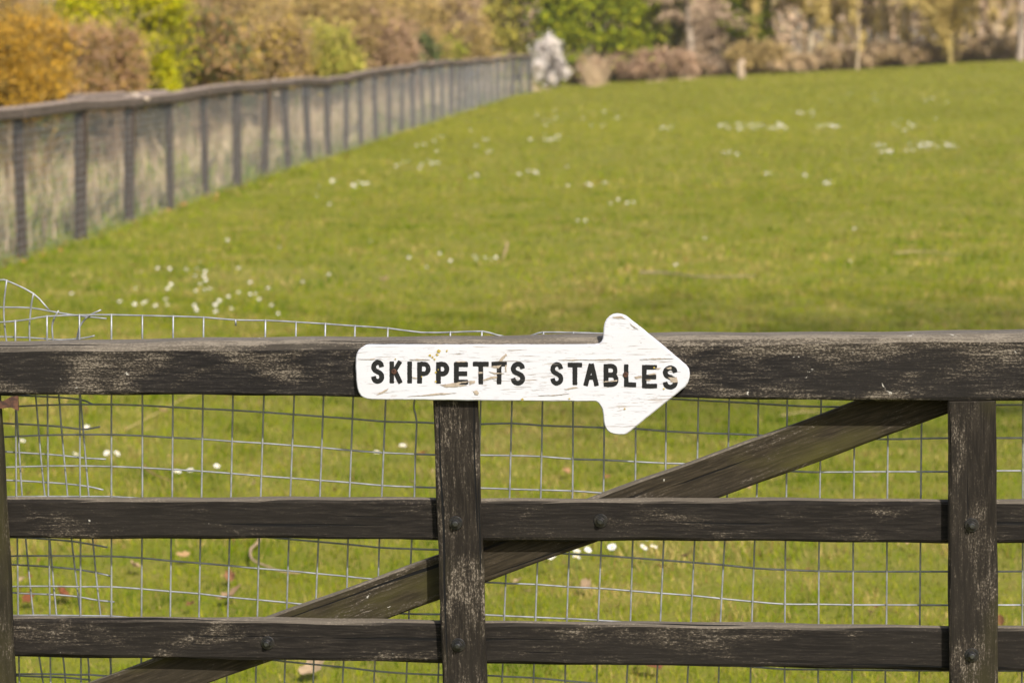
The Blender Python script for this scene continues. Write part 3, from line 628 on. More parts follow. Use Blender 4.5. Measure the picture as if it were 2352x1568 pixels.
# the overlapping cut end of a second piece
OY = 0.074
off = empty('wire_mesh_offcut', P0, 'bent cut end of a second wire mesh piece overlapping beside the rusty strap', 'wire mesh', rz=-PSI)
def k5(x, y): return (x * 0.34786, 603 + y * 0.34786)
def k6(x, y): return (x * 0.3418, 1091 + y * 0.3418)
for pts in [[k5(-150, 100), k5(0, 115), k5(45, 120), k5(220, 205), k5(325, 315)], [k5(-150, 290), k5(0, 295), k5(205, 300), k5(380, 330), k5(550, 355), k5(703, 370)], [k5(-150, 488), k5(0, 490), k5(195, 496), k5(400, 510), k5(560, 497), k5(625, 482)],
            [k5(-150, 690), k5(100, 690), k5(350, 700), k5(560, 715)], [k5(-150, 868), k5(0, 873), k5(300, 885), k5(525, 903), k5(615, 937)], [k5(-150, 1055), k5(0, 1060), k5(250, 1072), k5(400, 1083), k5(550, 1100), k5(660, 1083)], [k5(-150, 1240), k5(10, 1247), k5(265, 1262), k5(430, 1275), k5(565, 1290), k5(700, 1297)],
            [k5(-150, 1430), k5(20, 1435), k5(140, 1440), k5(300, 1450), k5(440, 1460), k5(580, 1477), k5(682, 1500)], [k6(-150, 230), k6(150, 235), k6(480, 255), k6(710, 290)], [k6(-150, 410), k6(165, 420), k6(330, 430), k6(480, 443), k6(620, 465), k6(722, 484)], [k6(-150, 592), k6(60, 600), k6(180, 605), k6(340, 615), k6(500, 630), k6(640, 652), k6(742, 676)],
            [k6(-150, 780), k6(70, 788), k6(200, 795), k6(370, 802), k6(520, 815), k6(650, 838), k6(768, 850)], [k6(-150, 970), k6(200, 980), k6(560, 1000), k6(760, 1030)], [k6(-150, 1160), k6(200, 1170), k6(560, 1190), k6(760, 1210)], [k6(-150, 1340), k6(100, 1345), k6(270, 1352), k6(430, 1357), k6(610, 1373)]]:
    wires(off, 'horizontal_wire', pts, OY, k=3)
for pts in [[k5(45, 112), k5(25, 300), k5(40, 500), k5(95, 880), k5(115, 1060), k5(145, 1525), k6(172, 420), k6(222, 920), k6(265, 1230), k6(290, 1400)], [k5(222, 200), k5(205, 300), k5(195, 495), k5(235, 870), k5(268, 1262), k5(295, 1525), k6(335, 440), k6(378, 920), k6(425, 1230), k6(440, 1400)],
            [k5(387, 317), k5(350, 390), k5(348, 495), k5(388, 870), k5(405, 1083), k5(445, 1525), k6(480, 420), k6(540, 920), k6(592, 1230), k6(600, 1400)], [k5(668, 312), k5(570, 365), k5(510, 495), k5(530, 870), k5(545, 1050), k5(585, 1525), k6(622, 420), k6(675, 930), k6(740, 1230), k6(750, 1400)]]:
    p2 = pts + [(pts[-1][0] + 12, pts[-1][1] + 120), (pts[-1][0] + 16, pts[-1][1] + 300)]
    wires(off, 'vertical_wire', p2, OY - 2 * WR * 0.9, k=3)

# ------------------------------------------------------------------ far paddock fence
fence = empty('paddock_fence', (FP_X[1], FP_Y[1], height(FP_X[1], FP_Y[1])), 'long grey post-and-rail fence with fine wire netting climbing past the hedge', 'fence')
FO = np.array(fence.location)
def fence_top(i):
    return [1.27, 1.27, 1.29, 1.25, 1.25, 1.26, 1.27, 1.25, 1.26, 1.25, 1.24, 1.24, 1.27, 1.29, 1.30, 1.30, 1.32, 1.33, 1.33, 1.33, 1.31, 1.30, 1.29, 1.30, 1.30, 1.29, 1.28, 1.29, 1.28, 1.28, 1.28, 1.27][i]
rsf = np.random.RandomState(17)
FT = []
for i, (x, y) in enumerate(zip(FP_X, FP_Y)):
    z = height(x, y); t = fence_top(i); FT.append((x, y, z + t))
    r = 0.043 + 0.02 * rsf.rand(); lean = rsf.normal(0, 0.028); n = 9; V, GC, F = [], [], []
    for j, f in enumerate(np.linspace(-0.25, t - 0.02, 6)):
        for k in range(n):
            g = 2 * math.pi * k / n; rr = r * (1 + 0.06 * math.sin(3 * g + i)) * (1 + 0.03 * math.sin(f * 7 + i))
            V.append((x - FO[0] + rr * math.cos(g) + lean * f, y - FO[1] + rr * math.sin(g) + 0.06, z - FO[2] + f)); GC.append((f + i * 2, rr * math.cos(g), rr * math.sin(g)))
    for j in range(5):
        for k in range(n): F.append((j * n + k, j * n + (k + 1) % n, (j + 1) * n + (k + 1) % n, (j + 1) * n + k))
    F.append(tuple(5 * n + k for k in range(n)))
    mesh('post', V, F, M_FPOST, fence, True, GC)
for i in range(len(FT) - 1):                          # half-round top rails, one per bay, laps uneven
    a, b = np.array(FT[i]) - FO, np.array(FT[i + 1]) - FO; d = b - a
    a = a - d * 0.03 + (0, 0, rsf.normal(0, 0.004)); b = b + d * 0.03 + (0, 0, rsf.normal(0, 0.004))
    V, F, GC = [], [], []; m = 8; w = 0.058 + 0.006 * rsf.rand()
    sd_ = np.cross(d, (0, 0, 1)); sd_ /= np.linalg.norm(sd_); sg = rsf.normal(0, 0.008)
    for s in range(5):
        f = s / 4; p = a + (b - a) * f + np.array((0, 0, -sg * math.sin(math.pi * f))) + sd_ * (0.075 if i % 2 else 0.066)
        for k in range(m):
            g = 2 * math.pi * (k + 0.5) / m; cg, sg_ = math.copysign(abs(math.cos(g)) ** 0.5, math.cos(g)), math.copysign(abs(math.sin(g)) ** 0.5, math.sin(g)); V.append(p + sd_ * (0.038 * cg) + np.array((0, 0, -0.03 + w * sg_ + 0.012 * cg * 0))); GC.append((f * 2.1 + i * 3, w * math.sin(g), math.cos(g) * .05))
    for s in range(4):
        for k in range(m): F.append((s * m + k, s * m + (k + 1) % m, (s + 1) * m + (k + 1) % m, (s + 1) * m + k))
    F += [tuple(reversed(range(m))), tuple(4 * m + k for k in range(m))]
    mesh('top_rail', V, F, M_FRAIL, fence, False, GC)
    if i in (2, 3):                                   # a second rail doubled up behind
        mesh('spare_rail', [p + np.array((-0.14, 0.3, 0.045 - 0.02 * (i - 2))) for p in V], F, M_FRAIL, fence, False, GC)
def segs_mesh(name, P0_, P1_, r0, r1, mat, parent, col=None, sides=3):
    """many straight tapered rods at once"""
    P0_, P1_ = np.asarray(P0_, float), np.asarray(P1_, float); n = len(P0_)
    t = P1_ - P0_; t /= np.linalg.norm(t, axis=1)[:, None] + 1e-9
    ref = np.where(np.abs(t[:, 2:3]) < 0.9, np.array([[0, 0, 1.0]]), np.array([[1.0, 0, 0]]))
    a = np.cross(t, ref); a /= np.linalg.norm(a, axis=1)[:, None] + 1e-9; b = np.cross(t, a)
    r0 = np.broadcast_to(np.asarray(r0, float), (n,)); r1 = np.broadcast_to(np.asarray(r1, float), (n,)); V = np.zeros((n, 2 * sides, 3))
    for k in range(sides):
        g = 2 * math.pi * k / sides; d = a * math.cos(g) + b * math.sin(g)
        V[:, k] = P0_ + d * r0[:, None]; V[:, sides + k] = P1_ + d * r1[:, None]
    base = np.arange(n)[:, None] * 2 * sides
    F = np.concatenate([base + np.array([[k, (k + 1) % sides, sides + (k + 1) % sides, sides + k]]) for k in range(sides)], 0)
    c = None if col is None else np.repeat(np.asarray(col, float), 2 * sides, 0)
    return npmesh(name, V.reshape(-1, 3), F, mat, parent, c)
def netting():
    A, B, rr = [], [], []
    ys = np.arange(FP_Y[0], FP_Y[-1], 0.05); xs = np.interp(ys, FP_Y, FP_X) + 0.075
    tops = np.interp(ys, FP_Y, [p[2] for p in FT]) - 0.05; bots = height(xs, ys) - 0.02
    for x, y, a, b in zip(xs, ys, bots, tops): A.append((x, y, a)); B.append((x, y, b)); rr.append(0.0010)
    ks = np.linspace(0, 1, 18); yy = np.array(FP_Y); xx = np.array(FP_X) + 0.075; tp = np.array([p[2] for p in FT]) - 0.05; bt_ = height(xx, yy)
    for f in ks:
        z = bt_ + (tp - bt_) * f
        for i in range(len(yy) - 1): A.append((xx[i], yy[i], z[i])); B.append((xx[i + 1], yy[i + 1], z[i + 1])); rr.append(0.0016)
    A = np.array(A) - FO; B = np.array(B) - FO
    o = segs_mesh('wire_netting', A, B, rr, rr, M_NET, fence); o['kind'] = 'stuff'
netting()
def plank(name, c, size, rz, ry, label):
    root = None; x, y, z = (s / 2 for s in size)
    V = [(a * x, b * y, d * z) for a in (-1, 1) for b in (-1, 1) for d in (-1, 1)]
    V = [(v[0] * (0.96 if i % 3 == 0 else 1), v[1], v[2]) for i, v in enumerate(V)]
    o = mesh(name, V, [(0, 1, 3, 2), (4, 6, 7, 5), (0, 4, 5, 1), (2, 3, 7, 6), (0, 2, 6, 4), (1, 5, 7, 3)], M_CUT)
    bv = o.modifiers.new('b', 'BEVEL'); bv.width = 0.004; bv.segments = 1
    o.location = tuple(c); o.rotation_euler = (0, ry, rz); tag(o, label, 'batten'); return o
i3 = np.array(FT[3]); p = at_y(322, 224, i3[1] + 0.5); plank('broken_batten', (p[0], p[1], p[2] + 0.01), (0.24, 0.06, 0.02), R(-40), R(14), 'pale splintered batten lying across the fence top rail')
p = at_y(628, 197, FP_Y[7] + 0.9); plank('hanging_batten', (p[0] + 0.03, p[1], p[2] - 0.02), (0.035, 0.03, 0.24), R(15), R(-8), 'short pale batten hanging from the fence top rail')

# ------------------------------------------------------------------ vegetation builders
VEG = 0.88
def leaves(name, parent, pos, size, cols, rs, elong=1.8, droop=0.0):
    n = len(pos); nn = rs.normal(size=(n, 3)); nn /= np.linalg.norm(nn, axis=1)[:, None]; nn += 0.6 * np.array([[sd.x * 0.7, sd.y * 0.7, sd.z]])   # leaves turn to the light
    q = rs.normal(size=(n, 3)); q[:, 2] -= droop * 2; a = np.cross(nn, np.cross(q, nn)); a /= np.linalg.norm(a, axis=1)[:, None] + 1e-9
    b = np.cross(nn, a); b /= np.linalg.norm(b, axis=1)[:, None] + 1e-9
    s = (size * rs.uniform(0.6, 1.4, n))[:, None]
    V = np.stack([pos - a * s * 0.5, pos + b * s * 0.5 / elong, pos + a * s * 0.5, pos - b * s * 0.5 / elong], 1).reshape(-1, 3)
    F = np.arange(4 * n).reshape(-1, 4)
    return npmesh(name, V, F, M_LEAF, parent, np.repeat(cols, 4, 0))
def pick(pal, wts, n, rs, lo=0.75, hi=1.25):
    pal = np.array(pal, float) * VEG; i = rs.choice(len(pal), n, p=np.array(wts, float) / sum(wts)); return pal[i] * rs.uniform(lo, hi, (n, 1))
def lobes_in(w, d, z0, z1, k, rs, top=0.75):
    """lumpy crown: lobes spread through a mound of half-width w, half-depth d, between z0 and z1"""
    out = []; hz = z1 - z0
    while len(out) < k:
        v = rs.uniform(-1, 1, 3); q = abs(v[0]) ** 2.6 + abs(v[1]) ** 2.6 + max(0, v[2]) ** 2.6
        if q > 1 or rs.rand() > 0.35 + 0.65 * q: continue
        r = rs.uniform(0.13, 0.30) * min(w, hz * 0.8)
        out.append((v[0] * (w - 0.4 * r), v[1] * (d - 0.4 * r), z0 + r * 0.5 + (v[2] * 0.5 + 0.5) * (hz - 1.2 * r), r, r, r * rs.uniform(0.75, 1.05)))
    return out
def cloud(lobes, n, rs, inner=0.45):
    L = np.array(lobes); p = (L[:, 3] ** 2); p /= p.sum(); i = rs.choice(len(L), n, p=p)
    v = rs.normal(size=(n, 3)); v /= np.linalg.norm(v, axis=1)[:, None]; q = inner + (1 - inner) * rs.rand(n) ** 0.6
    q *= 1 + 0.18 * rs.normal(size=n) * (rs.rand(n) < 0.3)
    P = L[i, :3] + v * L[i, 3:] * q[:, None]; sc_ = np.median(L[:, 3]); w_ = (rs.rand(n) < 0.45)[:, None]
    return P + w_ * rs.normal(size=(n, 3)) * sc_ * 0.75, i
def sticks(name, parent, rs, n, w, d, z1, r0, cols, curve=0.4, kids=4, spread=1.0, kid_len=0.35):
    """stems fanning up from the base with side twigs"""
    A, B, ra, rb = [], [], [], []
    for _ in range(n):
        bx, by = rs.normal(0, 0.22 * w), rs.normal(0, 0.22 * d); az = rs.uniform(0, 6.283); out = rs.uniform(0.1, 1.0) * spread
        L = z1 * rs.uniform(0.6, 1.08); p = np.array((bx, by, -0.15)); m = 4; dirv_ = np.array((math.cos(az) * out * w / z1, math.sin(az) * out * d / z1, 1.0))
        for j in range(m):
            dv = dirv_ + np.array((math.cos(az), math.sin(az), -0.8)) * curve * (j / m) * rs.uniform(0.2, 1) + rs.normal(0, 0.09, 3)
            q = p + dv / np.linalg.norm(dv) * L / m
            A.append(p); B.append(q); ra.append(r0 * (1 - j / m * 0.8)); rb.append(r0 * (1 - (j + 1) / m * 0.8))
            for _k in range(kids if j else kids // 2):
                s = p + (q - p) * rs.rand(); kv = dv / np.linalg.norm(dv) + rs.normal(0, 0.65, 3); kv[2] = abs(kv[2]) * 0.7; e = s + kv / np.linalg.norm(kv) * L * kid_len * rs.uniform(0.4, 1)
                mid = (s + e) / 2 + rs.normal(0, 0.03 * L, 3); A += [s, mid]; B += [mid, e]; ra += [r0 * 0.4, r0 * 0.3]; rb += [r0 * 0.3, r0 * 0.12]
            p = q
    c = pick(cols, [1] * len(cols), len(A), rs, 0.8, 1.2)
    return segs_mesh(name, A, B, ra, rb, M_BARK, parent, c), np.array(A), np.array(B)
def base_at(u, Y, back=None):
    x = at_y(u, 200, Y)[0]; return np.array((x, Y, float(height(x, Y))))
def z_at(u, v, Y): return at_y(u, v, Y)[2]

def shrub(name, label, u0, u1, vtop, Y, pal, wts, n, size, seed, stem_cols, depth=None, k=26, stems=26, droop=0.0, extra_h=0.0, group='shrubs of the hedge behind the fence', cat='shrub', inner=0.4, z0=None, curve=0.4, elong=1.8, r0=0.012, lean=0.0, gain=1.0):
    rs = np.random.RandomState(seed); um = (u0 + u1) / 2; b = base_at(um, Y); w = (u1 - u0) / 2 * Y / FOC; h = z_at(um, vtop, Y) - b[2] + extra_h
    d = depth or max(0.8, w * 0.9)
    if z0 is None: z0 = 0.95 if Y < 80 else 0.15
    root = empty(name, b, label, cat, group)
    sticks('twigs', root, rs, stems, w * 1.1, d, h * 1.12, r0, stem_cols, curve=curve, kids=5)
    lb = lobes_in(w * 1.12, d, z0, h, int(k * 2.4), rs); lb = [(l[0] + lean * (l[2] / h - 0.4), *l[1:]) for l in lb]
    f_ = min(1.0, max(0.5, Y / 95 + 0.1)); size = size * f_; n = int(n * 1.5 / f_ ** 1.3); pos, li = cloud(lb, n, rs, inner)
    bright = rs.uniform(0.8, 1.2, (len(lb), 1))[li]
    lobe_mix = rs.rand(len(lb))[li]
    c = pick(pal, wts, n, rs) * gain
    k2 = (lobe_mix > 0.72)[:, None]; alt = pick(pal[::-1], wts[::-1], n, rs) * gain; c = np.where(k2, alt, c) * bright
    leaves('foliage', root, pos, size, c, rs, elong, droop)
    return root

BR = [(0.32, 0.22, 0.14), (0.24, 0.16, 0.10), (0.38, 0.26, 0.16)]
GOLD = [(0.60, 0.34, 0.03), (0.52, 0.29, 0.04), (0.40, 0.25, 0.06), (0.18, 0.14, 0.05)]
LIME = [(0.47, 0.43, 0.008), (0.38, 0.38, 0.010), (0.22, 0.25, 0.012), (0.53, 0.44, 0.015)]
BRAM = [(0.42, 0.25, 0.13), (0.34, 0.215, 0.085), (0.50, 0.29, 0.18), (0.18, 0.18, 0.05), (0.50, 0.31, 0.04)]
OLIV = [(0.33, 0.315, 0.053), (0.42, 0.36, 0.075), (0.255, 0.27, 0.045), (0.495, 0.39, 0.09)]
DARK = [(0.06, 0.09, 0.03), (0.09, 0.12, 0.04), (0.12, 0.14, 0.05), (0.05, 0.07, 0.03)]
CONI = [(0.20, 0.24, 0.014), (0.27, 0.29, 0.016), (0.12, 0.16, 0.016), (0.34, 0.33, 0.02)]
W4 = [4, 3, 2, 1]
# hedge behind the fence, near to far
shrub('golden_shrub', 'golden yellow twiggy shrub at the near end of the hedge', -90, 165, 28, 29.5, GOLD, [3, 3, 3, 2], 9000, 0.085, 1, [(0.30, 0.19, 0.05), (0.22, 0.14, 0.06)], k=30, droop=0.3, elong=2.6)
shrub('olive_thorn', 'olive-brown thorn rising behind the golden shrub', -120, 130, -40, 34, [(0.30, 0.20, 0.07), (0.36, 0.24, 0.06), (0.20, 0.15, 0.07), (0.38, 0.27, 0.10)], W4, 7500, 0.10, 2, BR, k=28, gain=1.15)
shrub('spindle_shrub', 'tall lime-green leafy shrub arching over the brambles', 130, 385, -60, 38, LIME, W4, 16000, 0.10, 3, [(0.12, 0.10, 0.05)], k=30, inner=0.55, z0=1.0, elong=1.5, lean=0.5)
shrub('lime_branch', 'narrow lime-green shrub reaching down to the fence rail', 318, 400, 85, 36, LIME, W4, 8000, 0.085, 4, [(0.12, 0.10, 0.05)], k=18, inner=0.5, elong=1.5)
shrub('bramble_mound', 'pinkish-brown bramble mound framed by lime-green leaves', 135, 320, 48, 33, BRAM, [4, 4, 2, 2, 1], 9500, 0.085, 5, BR, k=30, droop=0.2, elong=2.4, gain=1.1)
shrub('ivy_thicket', 'brown thicket with dark ivy beside the lime-green shrub', 378, 560, 25, 41, BRAM + DARK, [4, 4, 1, 3, 2, 2, 3, 2, 1], 9500, 0.10, 6, BR, k=30, gain=1.1)
shrub('russet_thicket', 'russet thicket with yellow lower twigs beyond the ivy', 520, 700, 40, 47, [(0.36, 0.24, 0.12), (0.34, 0.24, 0.07), (0.42, 0.30, 0.05), (0.20, 0.17, 0.06)], W4, 9000, 0.11, 7, BR, k=30, gain=1.15)
shrub('yellow_green_shrub', 'rounded yellow-green shrub half way along the hedge', 660, 815, 58, 54, OLIV, W4, 8000, 0.11, 8, BR, k=26)
shrub('rosy_thicket', 'rosy brown leafless thicket after the yellow-green shrub', 770, 945, 15, 62, [(0.38, 0.24, 0.16), (0.34, 0.23, 0.12), (0.27, 0.19, 0.09), (0.42, 0.29, 0.17)], W4, 9000, 0.12, 9, BR, k=28, elong=3, gain=1.15)
shrub('holly_bush', 'small dark green bush under the pale birch trunks', 915, 1000, 75, 70, DARK, [2, 3, 4, 1], 4000, 0.12, 10, BR, k=16)
shrub('bright_green_bush', 'little bright green bush close behind the far fence rail', 980, 1065, 88, 78, [(0.24, 0.26, 0.03), (0.30, 0.27, 0.05), (0.18, 0.2, 0.03)], [3, 2, 1], 4200, 0.13, 11, BR, k=18, gain=1.15)
shrub('ivy_tree', 'dark ivy-clad thorn filling the gap behind the lime-green shrub', 200, 420, -60, 45, DARK + OLIV, [3, 3, 3, 2, 2, 2, 1, 1], 9000, 0.12, 12, BR, k=28)
# brown scrub that fills the hedge behind, each bush its own
for i, (u0, u1, vt, Y, lab) in enumerate([(330, 620, -60, 52, 'tall tan thorn tree top above the ivy thicket'), (560, 860, -50, 62, 'tall tan scrub rising behind the russet thicket'), (740, 1010, -40, 74, 'tall buff scrub rising behind the rosy thicket'), (880, 1120, -20, 90, 'buff scrub standing behind the pale birch trunks')]):
    shrub('tan_scrub', lab, u0, u1, vt, Y, [(0.36, 0.25, 0.09), (0.40, 0.29, 0.09), (0.26, 0.20, 0.08), (0.42, 0.27, 0.14)], W4, 8500, 0.15, 30 + i, BR, k=30, elong=3, gain=1.15)
# field edge
SF = 'shrubs along the far field edge'
def blossom(u0, u1, vt, Y):
    rs = np.random.RandomState(41); um = (u0 + u1) / 2; b = base_at(um, Y); root = empty('blackthorn', b, 'small blackthorn in white blossom at the end of the fence', 'shrub')
    h = z_at(um, vt, Y) - b[2]; w = (u1 - u0) / 2 * Y / FOC
    sticks('twigs', root, rs, 20, w, w, h, 0.014, [(0.10, 0.08, 0.07)], kids=5)
    sc = Y / FOC; lb = []
    for (u, v, r) in [(1262, 98, 16), (1245, 112, 16), (1275, 118, 17), (1258, 130, 18), (1282, 135, 14), (1240, 150, 17), (1262, 160, 18), (1285, 155, 14), (1298, 165, 10), (1236, 172, 12), (1268, 182, 14), (1270, 100, 12)]:
        lb.append(((u - um) * sc, rs.normal(0, 0.25), z_at(u, v, Y) - b[2], r * sc, r * sc, r * sc))
    pos, li = cloud([(*l[:3], l[3] * .68, l[4] * .68, l[5] * .68) for l in lb], 6000, rs, 0.3); leaves('blossom', root, pos, 0.075, pick([(1.0, 0.92, 0.87), (0.95, 0.86, 0.79), (0.8, 0.7, 0.6)], [4, 2, 1], 6000, rs, 0.9, 1.05), rs, 1.1)
blossom(1225, 1308, 88, 92)
def conifer(label, u0, u1, h, Y, seed, pal, wts, n, size, skirt=0.3, name='cypress', tex=0.25):
    rs = np.random.RandomState(seed); um = (u0 + u1) / 2; b = base_at(um, Y); w = 1.35 * (u1 - u0) / 2 * Y / FOC; root = empty(name, b, label, 'tree', 'evergreens at the far field edge')
    segs_mesh('trunk', [(0, 0, -0.2)], [(0, 0, h * 0.85)], [0.22], [0.05], M_BARK, root, [(0.13, 0.09, 0.06)], 8)
    lb = []
    for _ in range(170):
        f = rs.rand() ** 0.9; z = skirt + f * (h - skirt); rad = w * (1 - 0.55 * f) * rs.uniform(0.55, 1.0); az = rs.uniform(0, 6.283); r = w * rs.uniform(0.15, 0.30)
        lb.append((rad * math.cos(az), rad * math.sin(az), z, r * 1.1, r * 1.1, r * 0.6))
    n = int(n * 2.2); pos, li = cloud(lb, n, rs, 0.35); br = rs.uniform(0.75, 1.25, (len(lb), 1))[li]
    leaves('crown', root, pos, size, pick(pal, wts, n, rs) * br, rs, 2.0, tex)
    A, B = [], []
    for l in lb[:40]: A.append((0, 0, max(0.2, l[2] - 0.5))); B.append(l[:3])
    segs_mesh('branch', A, B, 0.035, 0.01, M_BARK, root, np.tile([(0.14, 0.10, 0.07)], (len(A), 1)))
    return root
conifer('broad bright green cypress behind the blossoming blackthorn', 1275, 1478, 8.5, 96.5, 51, CONI, [4, 4, 2, 2], 17000, 0.20, 0.5)
conifer('olive-yellow pine between the pale birches and the bright cypress', 1085, 1290, 9.0, 99, 52, [(0.36, 0.32, 0.06), (0.44, 0.37, 0.06), (0.25, 0.24, 0.05), (0.48, 0.38, 0.08)], W4, 13000, 0.2, 0.6, 'pine')
conifer('dull olive conifer just beyond the bright cypress', 1462, 1565, 8.0, 97.5, 53, [(0.25, 0.25, 0.06), (0.32, 0.30, 0.07), (0.18, 0.19, 0.05), (0.38, 0.33, 0.07)], W4, 9000, 0.2, 1.0, 'pine')
conifer('green conifer with yellow tips beside the willow', 1672, 1760, 8.0, 98, 54, CONI, [4, 3, 4, 1], 8000, 0.2, 1.4, 'cypress')

def bare_tree(label, u, Y, h, spread, seed, trunk_r, cols, tw=1.0, lean=0.0, branches=26, up_=0.55, droop=0.0, lo=0.12, kids=7, leafpal=None, nleaf=0, name='bare_tree', group='leafless trees at the far field edge', kk=3, leafsize=0.14, nt_=4500):
    rs = np.random.RandomState(seed); b = base_at(u, Y); root = empty(name, b, label, 'tree', group)
    A, B, ra, rb = [], [], [], []; m = 7; p = np.array((0, 0, -0.25)); T = [p]
    for j in range(m):
        q = np.array((lean * h * (j + 1) / m + rs.normal(0, 0.02 * h * 0.4), rs.normal(0, 0.02 * h * 0.4), h * (j + 1) / m)); A.append(p); B.append(q)
        ra.append(trunk_r * (1 - j / m * 0.85)); rb.append(trunk_r * (1 - (j + 1) / m * 0.85)); p = q; T.append(p)
    tr = segs_mesh('trunk', A, B, ra, rb, M_BARK, root, np.tile([cols[0]], (len(A), 1)) * np.random.RandomState(seed).uniform(0.9, 1.1, (len(A), 1)), 8)
    A, B, ra, rb = [], [], [], []
    for i in range(branches):
        f = lo + (1 - lo) * (i + rs.rand()) / branches; s = np.array([np.interp(f * m, range(m + 1), [t[k] for t in T]) for k in range(3)])
        az = rs.uniform(0, 6.283); L = spread * (1.05 - 0.6 * f) * rs.uniform(0.6, 1.15); dv = np.array((math.cos(az), math.sin(az), up_ + rs.normal(0, 0.15))); q = s
        r = trunk_r * 0.32 * (1.1 - f * 0.6); n4 = 5
        for j in range(n4):
            d = dv / np.linalg.norm(dv) + np.array((0, 0, (-droop if droop else 0.12) * j)) + rs.normal(0, 0.10, 3); e = q + d / np.linalg.norm(d) * L / n4
            A.append(q); B.append(e); ra.append(r * (1 - j / n4 * 0.8)); rb.append(r * (1 - (j + 1) / n4 * 0.8))
            for _ in range(kids):
                g = q + (e - q) * rs.rand(); kv = d / np.linalg.norm(d) + rs.normal(0, 0.5, 3) + np.array((0, 0, -droop * 1.2 + 0.15)); k1 = g + kv / np.linalg.norm(kv) * L * 0.22 * rs.uniform(0.5, 1.2)
                A.append(g); B.append(k1); ra.append(0.022 * tw); rb.append(0.013 * tw)
                for _2 in range(kk):
                    g2 = g + (k1 - g) * rs.uniform(0.3, 1); k2 = kv / np.linalg.norm(kv) + rs.normal(0, 0.5, 3) + np.array((0, 0, -droop)); k3 = g2 + k2 / np.linalg.norm(k2) * L * 0.16 * rs.uniform(0.5, 1.3)
                    A.append(g2); B.append(k3); ra.append(0.016 * tw); rb.append(0.008 * tw)
            q = e
    c = pick(cols[1:], [1] * len(cols[1:]), len(A), rs, 0.8, 1.2); o_ = segs_mesh('branches', A, B, ra, rb, M_BARK, root, c); o_['kind'] = 'stuff'
    A_, B_ = np.array(A), np.array(B); i = rs.randint(len(A), size=nt_); pos = A_[i] + (B_[i] - A_[i]) * rs.rand(nt_, 1) + rs.normal(0, 0.10, (nt_, 3))
    leaves('fine_twigs', root, pos, 0.42, pick(cols[1:], [1] * len(cols[1:]), nt_, rs, 0.8, 1.2), rs, 9.0, droop * 2)
    if nleaf:
        A_, B_ = np.array(A), np.array(B); i = rs.randint(len(A), size=nleaf); pos = A_[i] + (B_[i] - A_[i]) * rs.rand(nleaf, 1) + rs.normal(0, 0.06, (nleaf, 3))
        leaves('crown', root, pos, leafsize, pick(leafpal, [1] * len(leafpal), nleaf, rs), rs, 2.2, 0.2)
    return root
PINKT = [(0.46, 0.32, 0.22), (0.50, 0.36, 0.24), (0.42, 0.295, 0.20), (0.54, 0.40, 0.27)]
MAUVE = [(0.34, 0.26, 0.20), (0.46, 0.33, 0.22), (0.54, 0.40, 0.28), (0.34, 0.24, 0.16)]
YEL = [(0.60, 0.45, 0.17), (0.62, 0.46, 0.15), (0.52, 0.39, 0.14), (0.66, 0.50, 0.18)]
bare_tree('slim pale birch trunk rising behind the fence, left of its twin', 962, 88, 9, 2.0, 61, 0.11, [(0.50, 0.40, 0.30)] + PINKT[1:], branches=20, lo=0.25, name='birch')
bare_tree('slim pale birch trunk rising behind the fence, right of its twin', 1013, 90, 9, 1.8, 62, 0.10, [(0.50, 0.40, 0.30)] + PINKT[1:], branches=20, lo=0.2, name='birch')
bare_tree('buff leafless sapling fanning out above the far fence rail', 1075, 90, 6.5, 1.3, 63, 0.09, PINKT, branches=34, lo=0.03, up_=1.1, kids=8, name='sapling')
bare_tree('grey-mauve leafless larch with drooping boughs right of the bright cypress', 1580, 96, 9, 2.1, 64, 0.17, [(0.30, 0.24, 0.18)] + MAUVE[1:], droop=0.16, up_=0.35, branches=34, lo=0.05, lean=0.03, kids=6, nt_=1800, name='larch')
bare_tree('grey-mauve leafless larch drooping over the straw-coloured stalks', 1640, 99, 9, 1.9, 65, 0.15, [(0.27, 0.21, 0.16)] + MAUVE[1:], droop=0.14, up_=0.3, branches=30, lo=0.05, kids=6, nt_=1500, name='larch')
bare_tree('yellow budding willow with the pale straight trunk', 1857, 97, 9, 2.8, 66, 0.15, [(0.50, 0.40, 0.27)] + YEL[1:], branches=28, lo=0.16, leafpal=[(0.50, 0.37, 0.06), (0.44, 0.34, 0.06), (0.36, 0.32, 0.06)], nleaf=5200, name='willow')
bare_tree('yellow budding willow with the thin dark trunk', 1772, 100, 8, 3.0, 67, 0.10, [(0.24, 0.17, 0.11)] + YEL[1:], branches=24, lo=0.3, leafpal=[(0.50, 0.36, 0.05), (0.42, 0.33, 0.06)], nleaf=4200, name='willow')
bare_tree('yellow-stemmed leafless willow bush near the field crest', 2185, 92, 7, 4.0, 68, 0.12, YEL, branches=44, lo=0.02, up_=1.5, kids=7, leafpal=[(0.46, 0.36, 0.12), (0.40, 0.32, 0.10)], nleaf=2500, name='willow')
bare_tree('grey trunked leafless tree at the right frame edge', 2342, 90, 9, 3.2, 69, 0.13, [(0.34, 0.27, 0.22)] + PINKT[1:], branches=26, lo=0.12)
for i, (u, Y, lab) in enumerate([(1925, 102, 'pinkish leafless tree just right of the pale willow trunk'), (1990, 98, 'pinkish leafless tree second right of the pale willow trunk'), (2050, 104, 'pale pinkish leafless tree in front of the gap in the wood'), (2110, 100, 'pinkish leafless tree just left of the yellow willow bush'), (2265, 103, 'pinkish leafless tree just right of the yellow willow bush')]):
    bare_tree(lab, u, Y, 6.8, 1.9, 70 + i, 0.075, PINKT, branches=17, lo=0.08, up_=1.3, kids=4, kk=2, nt_=1600)
